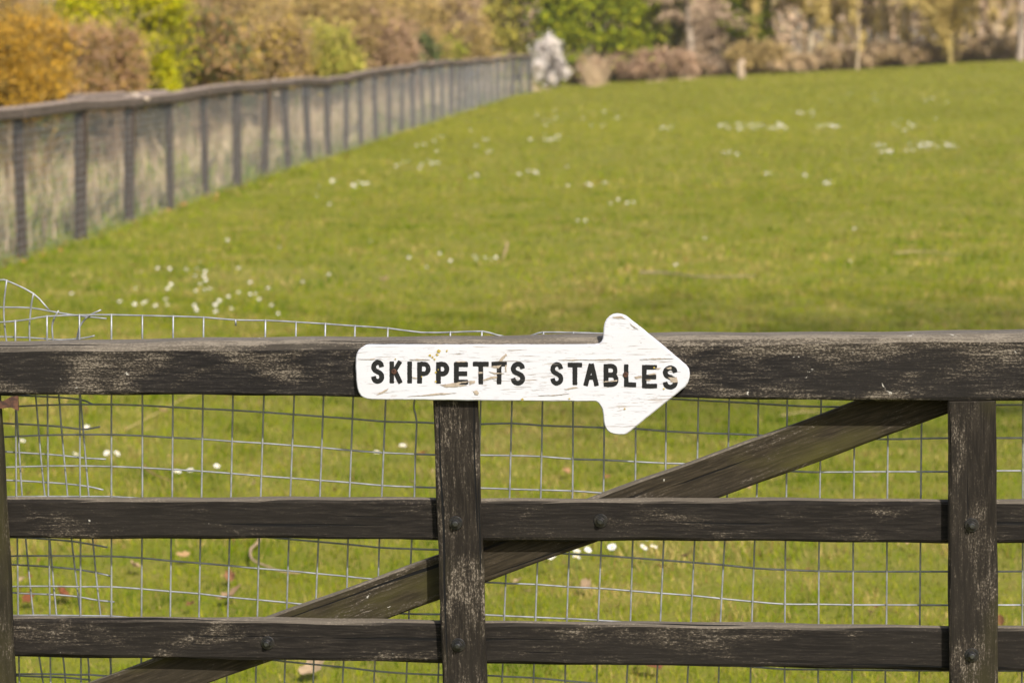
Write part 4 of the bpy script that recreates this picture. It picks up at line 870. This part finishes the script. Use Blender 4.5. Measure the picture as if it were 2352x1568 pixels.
for i, (u, Y) in enumerate([(1893, 93), (1948, 95), (1968, 92), (2020, 94), (2035, 96), (2072, 93), (2088, 97), (2135, 95), (2152, 98), (2222, 97), (2240, 94), (2290, 95), (2312, 93), (1912, 97), (1735, 97), (2003, 98)]):
    rank = sorted([1893, 1948, 1968, 2020, 2035, 2072, 2088, 2135, 2152, 2222, 2240, 2290, 2312, 1912, 2003]).index(u) if u != 1735 else -1
    sap = ('first second third fourth fifth sixth seventh eighth ninth tenth eleventh twelfth thirteenth fourteenth fifteenth'.split()[rank] + ' slender tan sapling counting rightwards from the pale willow trunk') if rank >= 0 else 'slender tan sapling rising behind the tan dome bush'
    bare_tree(sap, u, Y, 6.5 + (i % 3) * 0.5, 0.75, 170 + i, 0.045 + 0.008 * (i % 3), [(0.50, 0.39, 0.26) if i % 2 else (0.40, 0.31, 0.21)] + YEL[1:], branches=14, lo=0.1, up_=2.2, kids=3, kk=2, nt_=500, name='sapling', group='slender saplings near the field crest')
shrub('red_bramble', 'reddish-brown bramble between blackthorn blossom and straw stalks', 1270, 1440, 132, 95, [(0.36, 0.235, 0.155), (0.31, 0.20, 0.12), (0.43, 0.29, 0.20), (0.27, 0.20, 0.11)], W4, 4500, 0.22, 81, BR, group=SF, k=22, elong=6, stems=60, r0=0.018, gain=1.15)
shrub('red_bramble', 'broad reddish-brown bramble below the olive conifer', 1410, 1590, 112, 95, [(0.36, 0.235, 0.155), (0.31, 0.20, 0.12), (0.43, 0.29, 0.20), (0.27, 0.20, 0.11)], W4, 6000, 0.22, 82, BR, group=SF, k=24, elong=6, stems=60, r0=0.018, gain=1.15)
shrub('dome_bush', 'dome-shaped tan bush behind the leaning pale stump', 1680, 1800, 98, 94, [(0.37, 0.27, 0.10), (0.32, 0.22, 0.09), (0.40, 0.30, 0.13)], [3, 2, 1], 5500, 0.22, 83, [(0.3, 0.2, 0.1)], group=SF, k=26, elong=6, stems=60, r0=0.018, gain=1.15)
shrub('undergrowth_bush', 'low brown scrub under the drooping larches', 1540, 1720, 148, 96, [(0.32, 0.22, 0.14), (0.38, 0.26, 0.17), (0.24, 0.18, 0.10)], [3, 2, 1], 4000, 0.22, 84, BR, group=SF, k=20, elong=6, stems=60, r0=0.018, gain=1.15)
for i, (u0, u1, vt, Y, lab) in enumerate([(1775, 1920, 128, 93.5, 'low buff scrub at the foot of the pale willow trunk'), (1880, 2040, 105, 93.5, 'pinkish scrub right of the pale willow trunk'), (1990, 2150, 98, 93.5, 'pinkish scrub below the gap in the wood'), (2220, 2430, 85, 93, 'buff scrub at the foot of the rightmost tree'), (2080, 2270, 98, 94, 'ochre scrub around the foot of the yellow willow bush')]):
    shrub('buff_scrub', lab, u0, u1, vt, Y, [(0.42, 0.30, 0.19), (0.38, 0.28, 0.14), (0.32, 0.24, 0.13), (0.46, 0.33, 0.22)], W4, 6500, 0.30, 90 + i, PINKT, group=SF, k=30, elong=9, stems=70, curve=0.15, r0=0.022, gain=1.35)

# straw-coloured stalks, countable stands
def stalks(u0, u1, vtop, Y, n, seed, label):
    rs = np.random.RandomState(seed); um = (u0 + u1) / 2; b = base_at(um, Y); w = (u1 - u0) / 2 * Y / FOC; h = z_at(um, vtop, Y) - b[2]; root = empty('dead_stalks', b, label, 'stalks', 'straw-coloured stalks at the field edge')
    sticks('stalks', root, rs, n, w * 1.5, 0.8, h, 0.016, [(0.74, 0.55, 0.34), (0.62, 0.46, 0.29)], curve=0.3, kids=2, spread=1.2, kid_len=0.25)
stalks(1330, 1395, 112, 91, 50, 1, 'fan of straw-coloured stalks beside the bright cypress')
stalks(1490, 1540, 165, 91, 36, 2, 'short straw-coloured stalks below the reddish bramble')
stalks(1548, 1612, 160, 91, 60, 3, 'straw-coloured stalks at the foot of the larch trunk')
M_STUMP = plain('stump_bark', (0.36, 0.27, 0.18), 0.9, 0.0, (6, (0.26, 0.19, 0.13)))
def stump(u, vt, Y):
    b = base_at(u - 1, Y); h = z_at(u, vt, Y) - b[2]; root = None
    P = [(0, 0, -0.2), (0.02, 0, h * 0.3), (-0.02, 0.02, h * 0.6), (0.05, 0, h * 0.85), (0.13, 0, h)]
    V, F = tube(P, [0.17, 0.15, 0.15, 0.13, 0.08], 9); o = mesh('leaning_stump', V, F, M_STUMP, None, True); o.location = tuple(b)
    tag(o, 'leaning pale tree stump standing in front of the tan dome bush', 'stump')
stump(1702, 138, 88)

# leafless wood behind the field edge: one mass
def far_wood():
    rs = np.random.RandomState(99); A, B, ra, rb, cs = [], [], [], [], []
    for i in range(260):
        Y = rs.uniform(114, 150); x = rs.uniform(-0.27, 0.27) * Y; z = float(height(x, Y)); h = rs.uniform(7, 13); r = rs.uniform(0.05, 0.14); p = np.array((x, Y, z - 0.3)); lean = rs.normal(0, 0.04, 2)
        c = np.array(PINKT[rs.randint(4)]) * rs.uniform(0.7, 1.15)
        for j in range(4):
            q = p + np.array((lean[0] * h / 4, lean[1] * h / 4, h / 4)); A.append(p); B.append(q); ra.append(r * (1 - j * .2)); rb.append(r * (1 - (j + 1) * .2)); cs.append(c)
            for _ in range(12):
                s = p + (q - p) * rs.rand(); v = rs.normal(0, 1, 3); v[2] = abs(v[2]) + 0.4; e = s + v / np.linalg.norm(v) * rs.uniform(0.6, 2.2); A.append(s); B.append(e); ra.append(0.03); rb.append(0.012); cs.append(c * rs.uniform(0.85, 1.15))
            p = q
    A = np.array(A); B = np.array(B)
    o = segs_mesh('far_woodland', A, B, ra, rb, M_BARK, None, np.array(cs)); tag(o, 'leafless pinkish-brown wood standing beyond the field edge', 'woodland', kind='stuff')
    n = 52000; Y = 109 + 16 * rs.rand(n) ** 1.4; x = rs.uniform(-0.28, 0.28, n) * Y; z = height(x, Y) + rs.rand(n) * (3.5 + 5 * vnoise(x * 0.12 + 9, Y * 0.1, 15))
    c = pick(PINKT + [(0.36, 0.28, 0.12), (0.30, 0.25, 0.10)], [2, 2, 2, 2, 1, 1], n, rs) * 1.15; c *= (0.75 + 0.5 * vnoise(x * 0.25 + 40, z * 0.3 + 40, 8))[:, None]
    o2 = leaves('fine_twigs', o, np.stack([x, Y, z], 1), 0.42, c, rs, 5.0); o2['kind'] = 'stuff'
far_wood()

# tall dead grass behind the fence
def dry_grass():
    rs = np.random.RandomState(23); n = 95000; y = 15 + (88 - 15) * rs.rand(n) ** 1.5; d = rs.rand(n) ** 0.9 * 3.2 + 0.08
    x = fence_x(y) - d; z = height(x, y); cl = vnoise(x * 1.7 + 30, y * 1.2 + 30, 11)
    k = rs.rand(n) < 0.15 + 1.2 * cl; x, y, z, cl, d = x[k], y[k], z[k], cl[k], d[k]; n = len(x)
    h = (0.17 + 0.50 * rs.rand(n) ** 1.3) * (0.15 + 1.05 * cl) * np.where(d < 0.5, 0.8, 1) * np.where(rs.rand(n) < 0.06, 1.6, 1); green = (rs.rand(n) < 0.80 - 0.55 * vnoise(x * 0.8 + 5, y * 0.5 + 5, 12))
    h = np.where(green, h * 0.6, h); w = np.where(green, 0.016, 0.010) * rs.uniform(0.7, 1.5, n) * (0.55 + y / 40)
    az = rs.uniform(0, 6.283, n); t = rs.uniform(0, 6.283, n); ln = rs.rand(n) ** 1.6 * 0.95
    bx, by = np.cos(az) * w / 2, np.sin(az) * w / 2; cs, sn = np.cos(t) * h * ln, np.sin(t) * h * ln
    P = [np.stack([x + s * bx * q + cs * f * f, y + s * by * q + sn * f * f, z - .02 + h * (f - 0.45 * ln * f * f)], 1) for f, q in ((0, 1), (0.55, 0.8), (1, 0.2)) for s in (-1, 1)]
    V = np.stack(P, 1).reshape(-1, 3); o6 = np.arange(n)[:, None] * 6; F = np.concatenate([o6 + np.array([[0, 1, 3, 2]]), o6 + np.array([[2, 3, 5, 4]])], 0)
    c = np.where(green[:, None], pick([(0.20, 0.25, 0.04), (0.15, 0.21, 0.035), (0.26, 0.28, 0.06)], [1, 1, 1], n, rs), pick([(0.52, 0.40, 0.26), (0.44, 0.33, 0.21), (0.60, 0.48, 0.33), (0.28, 0.20, 0.13)], [3, 3, 2, 2], n, rs))
    o = npmesh('dry_grass', V, F, M_LEAF, None, np.repeat(c, 6, 0)); tag(o, 'tall straw-coloured dead grass behind the fence netting', 'dry grass', kind='stuff')
dry_grass()
def undergrowth():
    rs = np.random.RandomState(29); n = 42000; y = 17 + 70 * rs.rand(n) ** 1.3; d = 2.9 + rs.rand(n) * 2.2; x = fence_x(y) - d
    z = height(x, y) + rs.rand(n) * (0.9 + 1.1 * vnoise(x * 0.9 + 60, y * 0.6 + 60, 13))
    c = pick(DARK + [(0.10, 0.075, 0.05), (0.16, 0.12, 0.07)], [3, 3, 2, 3, 2, 1], n, rs)  # dark palette paints the hedge bottom's deep shade into the leaves
    o = leaves('undergrowth', None, np.stack([x, y, z], 1), 0.10, c, rs, 1.8); tag(o, 'undergrowth leaves beneath the hedge, coloured dark to stand for deep shade', 'undergrowth', kind='stuff')
undergrowth()

# ------------------------------------------------------------------ daisies, leaves, twigs in the meadow
def daisy_mesh(k, rs, clump=1, spread=0.0, size=1.0):
    V, F, col, V2, F2, V3, F3 = [], [], [], [], [], [], []
    for q in range(clump):
        ox, oy = (rs.normal(0, spread, 2) if clump > 1 else (0, 0)); hz = rs.uniform(0.048, 0.07); tl = rs.normal(0, 0.35, 2) + np.array((0.1, -0.35)); nr = np.array((tl[0], tl[1], 1.0)); nr /= np.linalg.norm(nr)
        a = np.cross(nr, (0, 1, 0)); a /= np.linalg.norm(a); b = np.cross(nr, a); c = np.array((ox, oy, hz)); rr = 0.0135 * size * rs.uniform(0.85, 1.15); m = k
        cup = rs.uniform(0.1, 0.5)
        for i in range(m):
            g = 2 * math.pi * i / m; e = a * math.cos(g) + b * math.sin(g); s = -a * math.sin(g) + b * math.cos(g); r1 = rr * rs.uniform(0.88, 1.08); n0 = len(V); wd = 3.4 / m
            V += [c + e * rr * .2, c + e * r1 * .75 + s * r1 * wd * .8 + nr * r1 * cup * .5, c + e * r1 + nr * r1 * cup * .8, c + e * r1 * .75 - s * r1 * wd * .8 + nr * r1 * cup * .5]; F.append((n0, n0 + 1, n0 + 2, n0 + 3))
        n0 = len(V2)
        for i in range(8): g = 2 * math.pi * i / 8; V2.append(c + (a * math.cos(g) + b * math.sin(g)) * rr * .36 + nr * rr * .22)
        V2.append(c + nr * rr * .42); F2 += [(n0 + i, n0 + (i + 1) % 8, n0 + 8) for i in range(8)]
        v, f = tube([(ox * .7, oy * .7, -0.01), (ox, oy, hz)], 0.001, 3); n0 = len(V3); V3 += v; F3 += [tuple(i + n0 for i in t) for t in f]
    return (V, F), (V2, F2), (V3, F3)
M_WHITE = plain('daisy_petal', (0.70, 0.675, 0.67), 0.7, spec=0.2); M_YOLK = plain('daisy_disc', (0.62, 0.42, 0.03), 0.8, spec=0.2); M_STEM = plain('daisy_stem', (0.10, 0.15, 0.03), 0.8, spec=0.2)
def as_mesh(name, vf, mat):
    me = bpy.data.meshes.new(name); me.from_pydata([tuple(map(float, v)) for v in vf[0]], [], vf[1]); me.materials.append(mat); return me
rsd = np.random.RandomState(77)
PROTO = [tuple(as_mesh(n, m, mt) for n, m, mt in zip(('petals', 'disc', 'stem'), daisy_mesh(13, rsd), (M_WHITE, M_YOLK, M_STEM))) for _ in range(6)]
CLUMP = []
for _ in range(6):
    p, d, s = daisy_mesh(7, rsd, 1, 0.0, 1.2); V = p[0] + d[0] + s[0]; a, b = len(p[0]), len(p[0]) + len(d[0])
    F = p[1] + [tuple(i + a for i in f) for f in d[1]] + [tuple(i + b for i in f) for f in s[1]]
    me = bpy.data.meshes.new('flower'); me.from_pydata([tuple(map(float, v)) for v in V], [], F)
    for mt in (M_WHITE, M_YOLK, M_STEM): me.materials.append(mt)
    me.polygons.foreach_set('material_index', [0] * len(p[1]) + [1] * len(d[1]) + [2] * len(s[1])); CLUMP.append(me)
def daisy(u, v, label, group, clump=False, sc=1.0):
    p = hit(u, v); i = int(rsd.randint(6))
    if clump:
        o = empty('daisy_clump', p, label, 'daisies', group)
        for q in range(int(rsd.randint(2, 4))):
            c = bpy.data.objects.new('flower', CLUMP[int(rsd.randint(6))]); C.objects.link(c); c.parent = o; c.location = (rsd.normal(0, 0.03), rsd.normal(0, 0.03), rsd.uniform(-0.01, 0.012))
    else:
        o = empty('daisy', p, label, 'daisy', group)
        for n, me in zip(('petals', 'disc', 'stem'), PROTO[i]):
            c = bpy.data.objects.new(n, me); C.objects.link(c); c.parent = o
    o.location = tuple(p); o.scale = (sc * rsd.uniform(0.85, 1.15),) * 3; o.rotation_euler = (0, 0, rsd.normal(0, 0.5))
D5 = [(885, 125), (932, 115), (1043, 92), (1125, 90), (1230, 97), (1303, 90), (1322, 38), (1357, 107), (1292, 132), (1350, 140), (1362, 168), (1090, 165), (1130, 200), (1110, 222), (958, 217), (900, 225), (657, 158), (583, 180), (477, 270), (795, 313), (870, 332), (892, 332), (945, 318), (965, 325), (1028, 332), (1098, 308), (1108, 338), (1285, 335), (1295, 350), (1295, 232), (1352, 232), (1385, 232), (1325, 195), (1543, 217), (1578, 98), (1578, 240), (1655, 188), (1773, 230), (1655, 260), (1688, 257), (1715, 293), (1512, 283), (1450, 308), (1425, 340), (1428, 390), (1530, 358), (1300, 375), (1900, 352), (1838, 393), (1795, 335), (2000, 178), (2175, 125)]
for x, y in D5:
    if x > 1480: lab = 'white daisy among the outliers on the side of the scattered patch nearer the sign'
    elif y >= 300: lab = 'white daisy in the lowest line of the scattered patch, against the mesh top'
    elif x > 1200: lab = 'white daisy in the tight knot at the top of the scattered patch'
    elif x > 700: lab = 'white daisy in the looser upper part of the scattered patch'
    else: lab = 'white daisy among the three strays between scattered patch and bent mesh'
    daisy(*k5(x, y), lab, lab, sc=0.9)
for x, y in [(575, 1165), (150, 1278), (193, 1325), (503, 1365), (712, 1357), (775, 1365), (705, 1247), (1175, 1512), (1262, 1482), (1435, 1442)]: daisy(*k5(x, y), 'white daisy seen through the mesh between top rail and bar, near the offcut', 'daisies behind the mesh near the offcut')
def k7(x, y): return (803.9 + x * 0.4509, 861.3 + y * 0.4509)
def k8(x, y): return (1550.4 + x * 0.5605, 689 + y * 0.5605)
for x, y in [(250, 425), (270, 448), (137, 465)]: daisy(*k7(x, y), 'white daisy seen through the mesh just left of the middle upright', 'daisies left of the middle upright')
for x, y in [(950, 1005), (968, 1012), (1027, 1020), (1055, 975), (1130, 963), (1157, 990), (1213, 1000), (1153, 1040), (1337, 988), (1497, 998), (1505, 935), (1547, 975)]: daisy(*k7(x, y), 'white daisy in the group below the brace, right of the middle upright', 'daisies below the brace')
for x, y in [(722, 1045), (848, 1045)]: daisy(*k8(x, y), 'white daisy of the pair between the two bars near the right upright', 'pair of daisies near the right upright')
MID = [(523, 566), (643, 583), (851, 568), (940, 609), (980, 632), (1035, 617), (1070, 610), (1090, 607), (1095, 613), (1115, 608), (1130, 612), (1140, 607), (1146, 616), (1619, 563), (1635, 547), (1963, 545), (1953, 620), (1553, 627), (757, 484), (733, 440), (765, 425), (812, 432), (825, 427), (840, 430), (815, 437), (1087, 415), (1100, 413), (1112, 415), (1190, 410), (1217, 405), (1230, 403), (1228, 408), (1303, 390), (1305, 435), (1355, 432), (1385, 428), (1403, 484), (1420, 475), (1440, 485), (1455, 478), (1767, 406), (1847, 412), (1895, 430), (1900, 427), (1833, 488), (1327, 523), (1345, 523), (905, 388), (935, 382), (970, 385), (990, 380), (1000, 383), (965, 395), (728, 465), (700, 520), (1010, 600), (585, 478), (1480, 590)]
for u, v in MID:
    if 930 < u < 1150 and v > 595: lab = 'white daisy in the short row out in the meadow above the sign'
    elif 690 < u < 850 and v < 525: lab = 'white daisy in the loose group below the fence middle bays'
    elif 1080 < u < 1235 and v < 420: lab = 'white daisy clump in the pairs up-slope from the short row'
    elif 900 < u < 1005 and v < 400: lab = 'white daisy clump in the group close to the far fence bays'
    elif 1400 < u < 1460 and v < 490: lab = 'white daisy in the foursome straight above the arrowhead'
    elif u > 1500: lab = 'lone white daisy in the open meadow right of the arrowhead'
    elif 1290 < u < 1400: lab = 'white daisy in the thin scatter up-slope of the arrowhead'
    else: lab = 'lone white daisy between the fence and the short row'
    daisy(u, v, lab, lab, v < 440, 0.95 if v > 540 else 1.15 if v > 440 else 0.85)
def far_row(u0, u1, v0, v1, n, label):
    for _ in range(n): daisy(rsd.uniform(u0, u1), rsd.uniform(v0, v1), label, label, True, 0.85)
far_row(1212, 1288, 317, 330, 11, 'small clump of white daisies in the patch right of the fence')
far_row(1648, 1815, 290, 305, 34, 'small clump of white daisies in the long far drift')
far_row(1518, 1548, 297, 304, 6, 'small clump of white daisies just left of the long far drift')
far_row(1872, 1942, 290, 299, 10, 'small clump of white daisies just right of the long far drift')
far_row(1828, 1868, 260, 270, 7, 'small clump of white daisies above the long far drift')
far_row(2012, 2095, 335, 358, 11, 'small clump of white daisies in the left half of the far right drift')
far_row(2105, 2200, 335, 347, 16, 'small clump of white daisies in the right half of the far right drift')
far_row(2040, 2165, 278, 310, 8, 'small clump of white daisies above the far right drift')
far_row(1645, 1700, 354, 363, 4, 'small clump of white daisies below the long far drift')
far_row(955, 1165, 298, 360, 9, 'small clump of white daisies beside the far fence bays')
far_row(1180, 1480, 258, 300, 12, 'small clump of white daisies towards the blackthorn')
far_row(1890, 2340, 212, 240, 9, 'small clump of white daisies high up near the field crest')

def leaf_obj(u, v, label, group, cols, size, seed, name='fallen_leaf'):
    rs = np.random.RandomState(seed); p = hit(u, v); out = []
    n = 14
    for i in range(n):                                # lobed outline, curled
        g = 2 * math.pi * i / n; r = size * (0.78 + 0.22 * (i % 2)) * rs.uniform(0.8, 1.15); x, y = r * math.cos(g), r * 0.62 * math.sin(g)
        out.append((x, y, 0.35 * abs(x) + 0.6 * abs(y) * rs.uniform(0.4, 1.1)))
    V = [(0, 0, 0)] + out; F = [(0, 1 + i, 1 + (i + 1) % n) for i in range(n)]
    me = bpy.data.meshes.new(name); me.from_pydata([tuple(map(float, q)) for q in V], [], F); me.materials.append(M_DEADLEAF)
    a = me.attributes.new('col', 'FLOAT_COLOR', 'POINT'); c = np.array(cols) * rs.uniform(0.75, 1.2, (len(V), 1)); a.data.foreach_set('color', np.concatenate([c, np.ones((len(V), 1))], 1).astype(np.float32).ravel())
    o = bpy.data.objects.new(name, me); C.objects.link(o); o.location = (p[0], p[1], p[2] + 0.03); o.rotation_euler = (rs.normal(0.35, 0.25), rs.normal(0, 0.3), rs.uniform(0, 6.28)); tag(o, label, 'leaf', group); return o
for i, (u, v, s, c, lab) in enumerate([(140, 1388, 0.05, (0.19, 0.07, 0.035), 'large curled red-brown leaf behind the offcut mesh above the lower bar'), (64, 1398, 0.030, (0.16, 0.06, 0.03), 'small red-brown leaf behind the mesh beside the left upright'), (533, 1392, 0.05, (0.26, 0.17, 0.10), 'pale folded tan leaf on the grass above the lower bar'), (532, 1346, 0.03, (0.22, 0.11, 0.06), 'crumpled brown leaf just above the pale folded tan leaf'),
     (972, 1060, 0.028, (0.30, 0.12, 0.05), 'rust-brown leaf hard against the middle upright beside two daisies'), (1300, 1100, 0.028, (0.34, 0.19, 0.10), 'tan leaf in the grass behind the mesh below the arrowhead'), (1345, 1368, 0.028, (0.27, 0.19, 0.12), 'pale buff leaf in the grass below the daisy group'), (1575, 1300, 0.03, (0.26, 0.17, 0.11), 'pinkish tan leaf beside the outermost daisy of the group'), (718, 1563, 0.045, (0.30, 0.22, 0.14), 'pale buff leaf at the bottom edge below the lower bar'),
     (308, 1322, 0.035, (0.40, 0.27, 0.17), 'curled tan leaf in the mesh square above the lower bar'), (420, 1298, 0.03, (0.38, 0.24, 0.12), 'flat tan leaf left of the lower bolt behind the mesh'), (1490, 1535 + 20, 0.04, (0.16, 0.07, 0.04), 'dark brown leaf below the lower bar near the frame bottom'), (375, 960, 0.03, (0.44, 0.30, 0.15), 'tan leaf on the long dry stalk behind the mesh'), (885, 652, 0.05, (0.40, 0.29, 0.16), 'pale leaf lying alone left of the faint path')]):
    leaf_obj(u, v, lab, None, c, s, 100 + i)
rl = np.random.RandomState(31)
for i in range(90):                                   # drift of leaves along the fence foot
    Y = 19 + 50 * rl.rand() ** 1.5; x = float(fence_x(Y)) + abs(rl.normal(0.15, 0.22)); z = float(height(x, Y))
    n = np.array((x, Y, z)); d = n - EYE; du = np.dot(d, rt) / np.dot(d, fw) * FOC + 1176; dv = 784 - np.dot(d, up) / np.dot(d, fw) * FOC
    leaf_obj(du, dv, 'orange-brown leaf in the drift along the fence foot', 'leaves drifted along the fence foot', [(0.42, 0.20, 0.07), (0.36, 0.18, 0.08), (0.45, 0.28, 0.13)][i % 3], rl.uniform(0.018, 0.036), 300 + i)
for i in range(60):                                   # scraps of dead leaf lying about the near grass
    u, v = rl.uniform(-40, 2390), rl.uniform(920, 1568)
    leaf_obj(u, v, 'scrap of dead brown leaf in the grass behind the gate', 'dead leaf scraps behind the gate', [(0.22, 0.11, 0.05), (0.34, 0.22, 0.13), (0.16, 0.08, 0.04), (0.40, 0.28, 0.17)][i % 4], rl.uniform(0.010, 0.022), 500 + i)
def twig(pts, r, label, col, lift=0.03):
    P = [hit(u, v) + np.array((0, 0, lift)) for u, v in pts]; P = spline(P, 3) if len(P) > 2 else P; o0 = P[0]
    V, F = tube([p - o0 for p in P], list(np.linspace(r, r * 0.5, len(P))), 6); V = np.array(V)
    me = bpy.data.meshes.new('fallen_twig'); me.from_pydata([tuple(map(float, v)) for v in V], [], F); me.materials.append(M_BARK)
    a = me.attributes.new('col', 'FLOAT_COLOR', 'POINT'); a.data.foreach_set('color', np.tile(np.array((*col, 1), np.float32), len(V)))
    o = bpy.data.objects.new('fallen_twig', me); C.objects.link(o); o.location = tuple(o0); tag(o, label, 'twig')
twig([(1470, 634), (1540, 636), (1610, 645), (1735, 643)], 0.007, 'long grey twig lying in the meadow above the arrow tip', (0.22, 0.17, 0.12))
twig([(2052, 590), (2120, 586), (2205, 594)], 0.007, 'pale tan stick lying at the right of the meadow', (0.32, 0.25, 0.12))
twig([(1165, 566), (1160, 590), (1155, 603)], 0.010, 'short upright-looking tan stalk above the row of daisies', (0.40, 0.28, 0.14))
twig([(290, 1000), (375, 955), (420, 930), (480, 910)], 0.0024, 'long dry straw stalk slanting behind the mesh below the top rail', (0.48, 0.33, 0.16))
twig([(590, 1240), (596, 1262), (577, 1280), (580, 1305), (612, 1320), (648, 1333), (690, 1336)], 0.005, 'crooked pale brown twig between the two bars left of the brace', (0.36, 0.24, 0.16))
twig([(1790, 970), (1850, 960), (1905, 965)], 0.0024, 'pale dry stalk behind the mesh above the brace', (0.46, 0.33, 0.18))
twig([(330, 1085), (350, 1103), (390, 1120)], 0.004, 'thin brown twig behind the mesh left of three daisies', (0.30, 0.17, 0.09))


def shade_tree():
    rs = np.random.RandomState(5); b = np.array((8.2, 0.6, 0.0)); root = empty('roadside_tree', b, 'budding tree standing on the viewer side of the gate, its crown shading the meadow', 'tree')
    segs_mesh('trunk', [(0, 0, -0.2), (0.1, 0, 4.5), (-0.1, 0.2, 9)], [(0.1, 0, 4.5), (-0.1, 0.2, 9), (-0.4, 0.5, 14)], [0.22, 0.18, 0.12], [0.18, 0.12, 0.05], M_BARK, root, np.tile([(0.20, 0.15, 0.11)], (3, 1)), 9)
    lb = lobes_in(3.6, 2.6, 11.0, 16.4, 44, rs); pos, li = cloud(lb, 4600, rs, 0.2); leaves('crown', root, pos, 0.10, pick([(0.20, 0.24, 0.04), (0.26, 0.24, 0.06)], [1, 1], len(pos), rs), rs)
    A = [(-0.1, 0.2, 9 + rs.rand() * 3) for _ in lb]; segs_mesh('branches', A, [l[:3] for l in lb], 0.04, 0.012, M_BARK, root, np.tile([(0.20, 0.15, 0.11)], (len(A), 1)))['kind'] = 'stuff'
shade_tree()

# ------------------------------------------------------------------ haze
def haze(density):
    V = [(x, y, z) for x in (-640, 640) for y in (-80, 1660) for z in (-4.0, 24.0)]
    hz = mesh('haze', V, [(0, 1, 3, 2), (4, 6, 7, 5), (0, 4, 5, 1), (2, 3, 7, 6), (0, 2, 6, 4), (1, 5, 7, 3)], None)
    hm = bpy.data.materials.new('pale_haze'); hm.use_nodes = True; nt = hm.node_tree; nt.nodes.remove(nt.nodes['Principled BSDF'])
    pv = nt.nodes.new('ShaderNodeVolumePrincipled'); pv.inputs['Density'].default_value = density; pv.inputs['Color'].default_value = (0.95, 0.92, 0.88, 1); pv.inputs['Anisotropy'].default_value = 0.1
    nt.links.new(pv.outputs[0], nt.nodes['Material Output'].inputs['Volume']); hz.data.materials.append(hm)
    tag(hz, 'thin pale haze in the air over the meadow', 'haze', kind='stuff')
haze(0.00032)
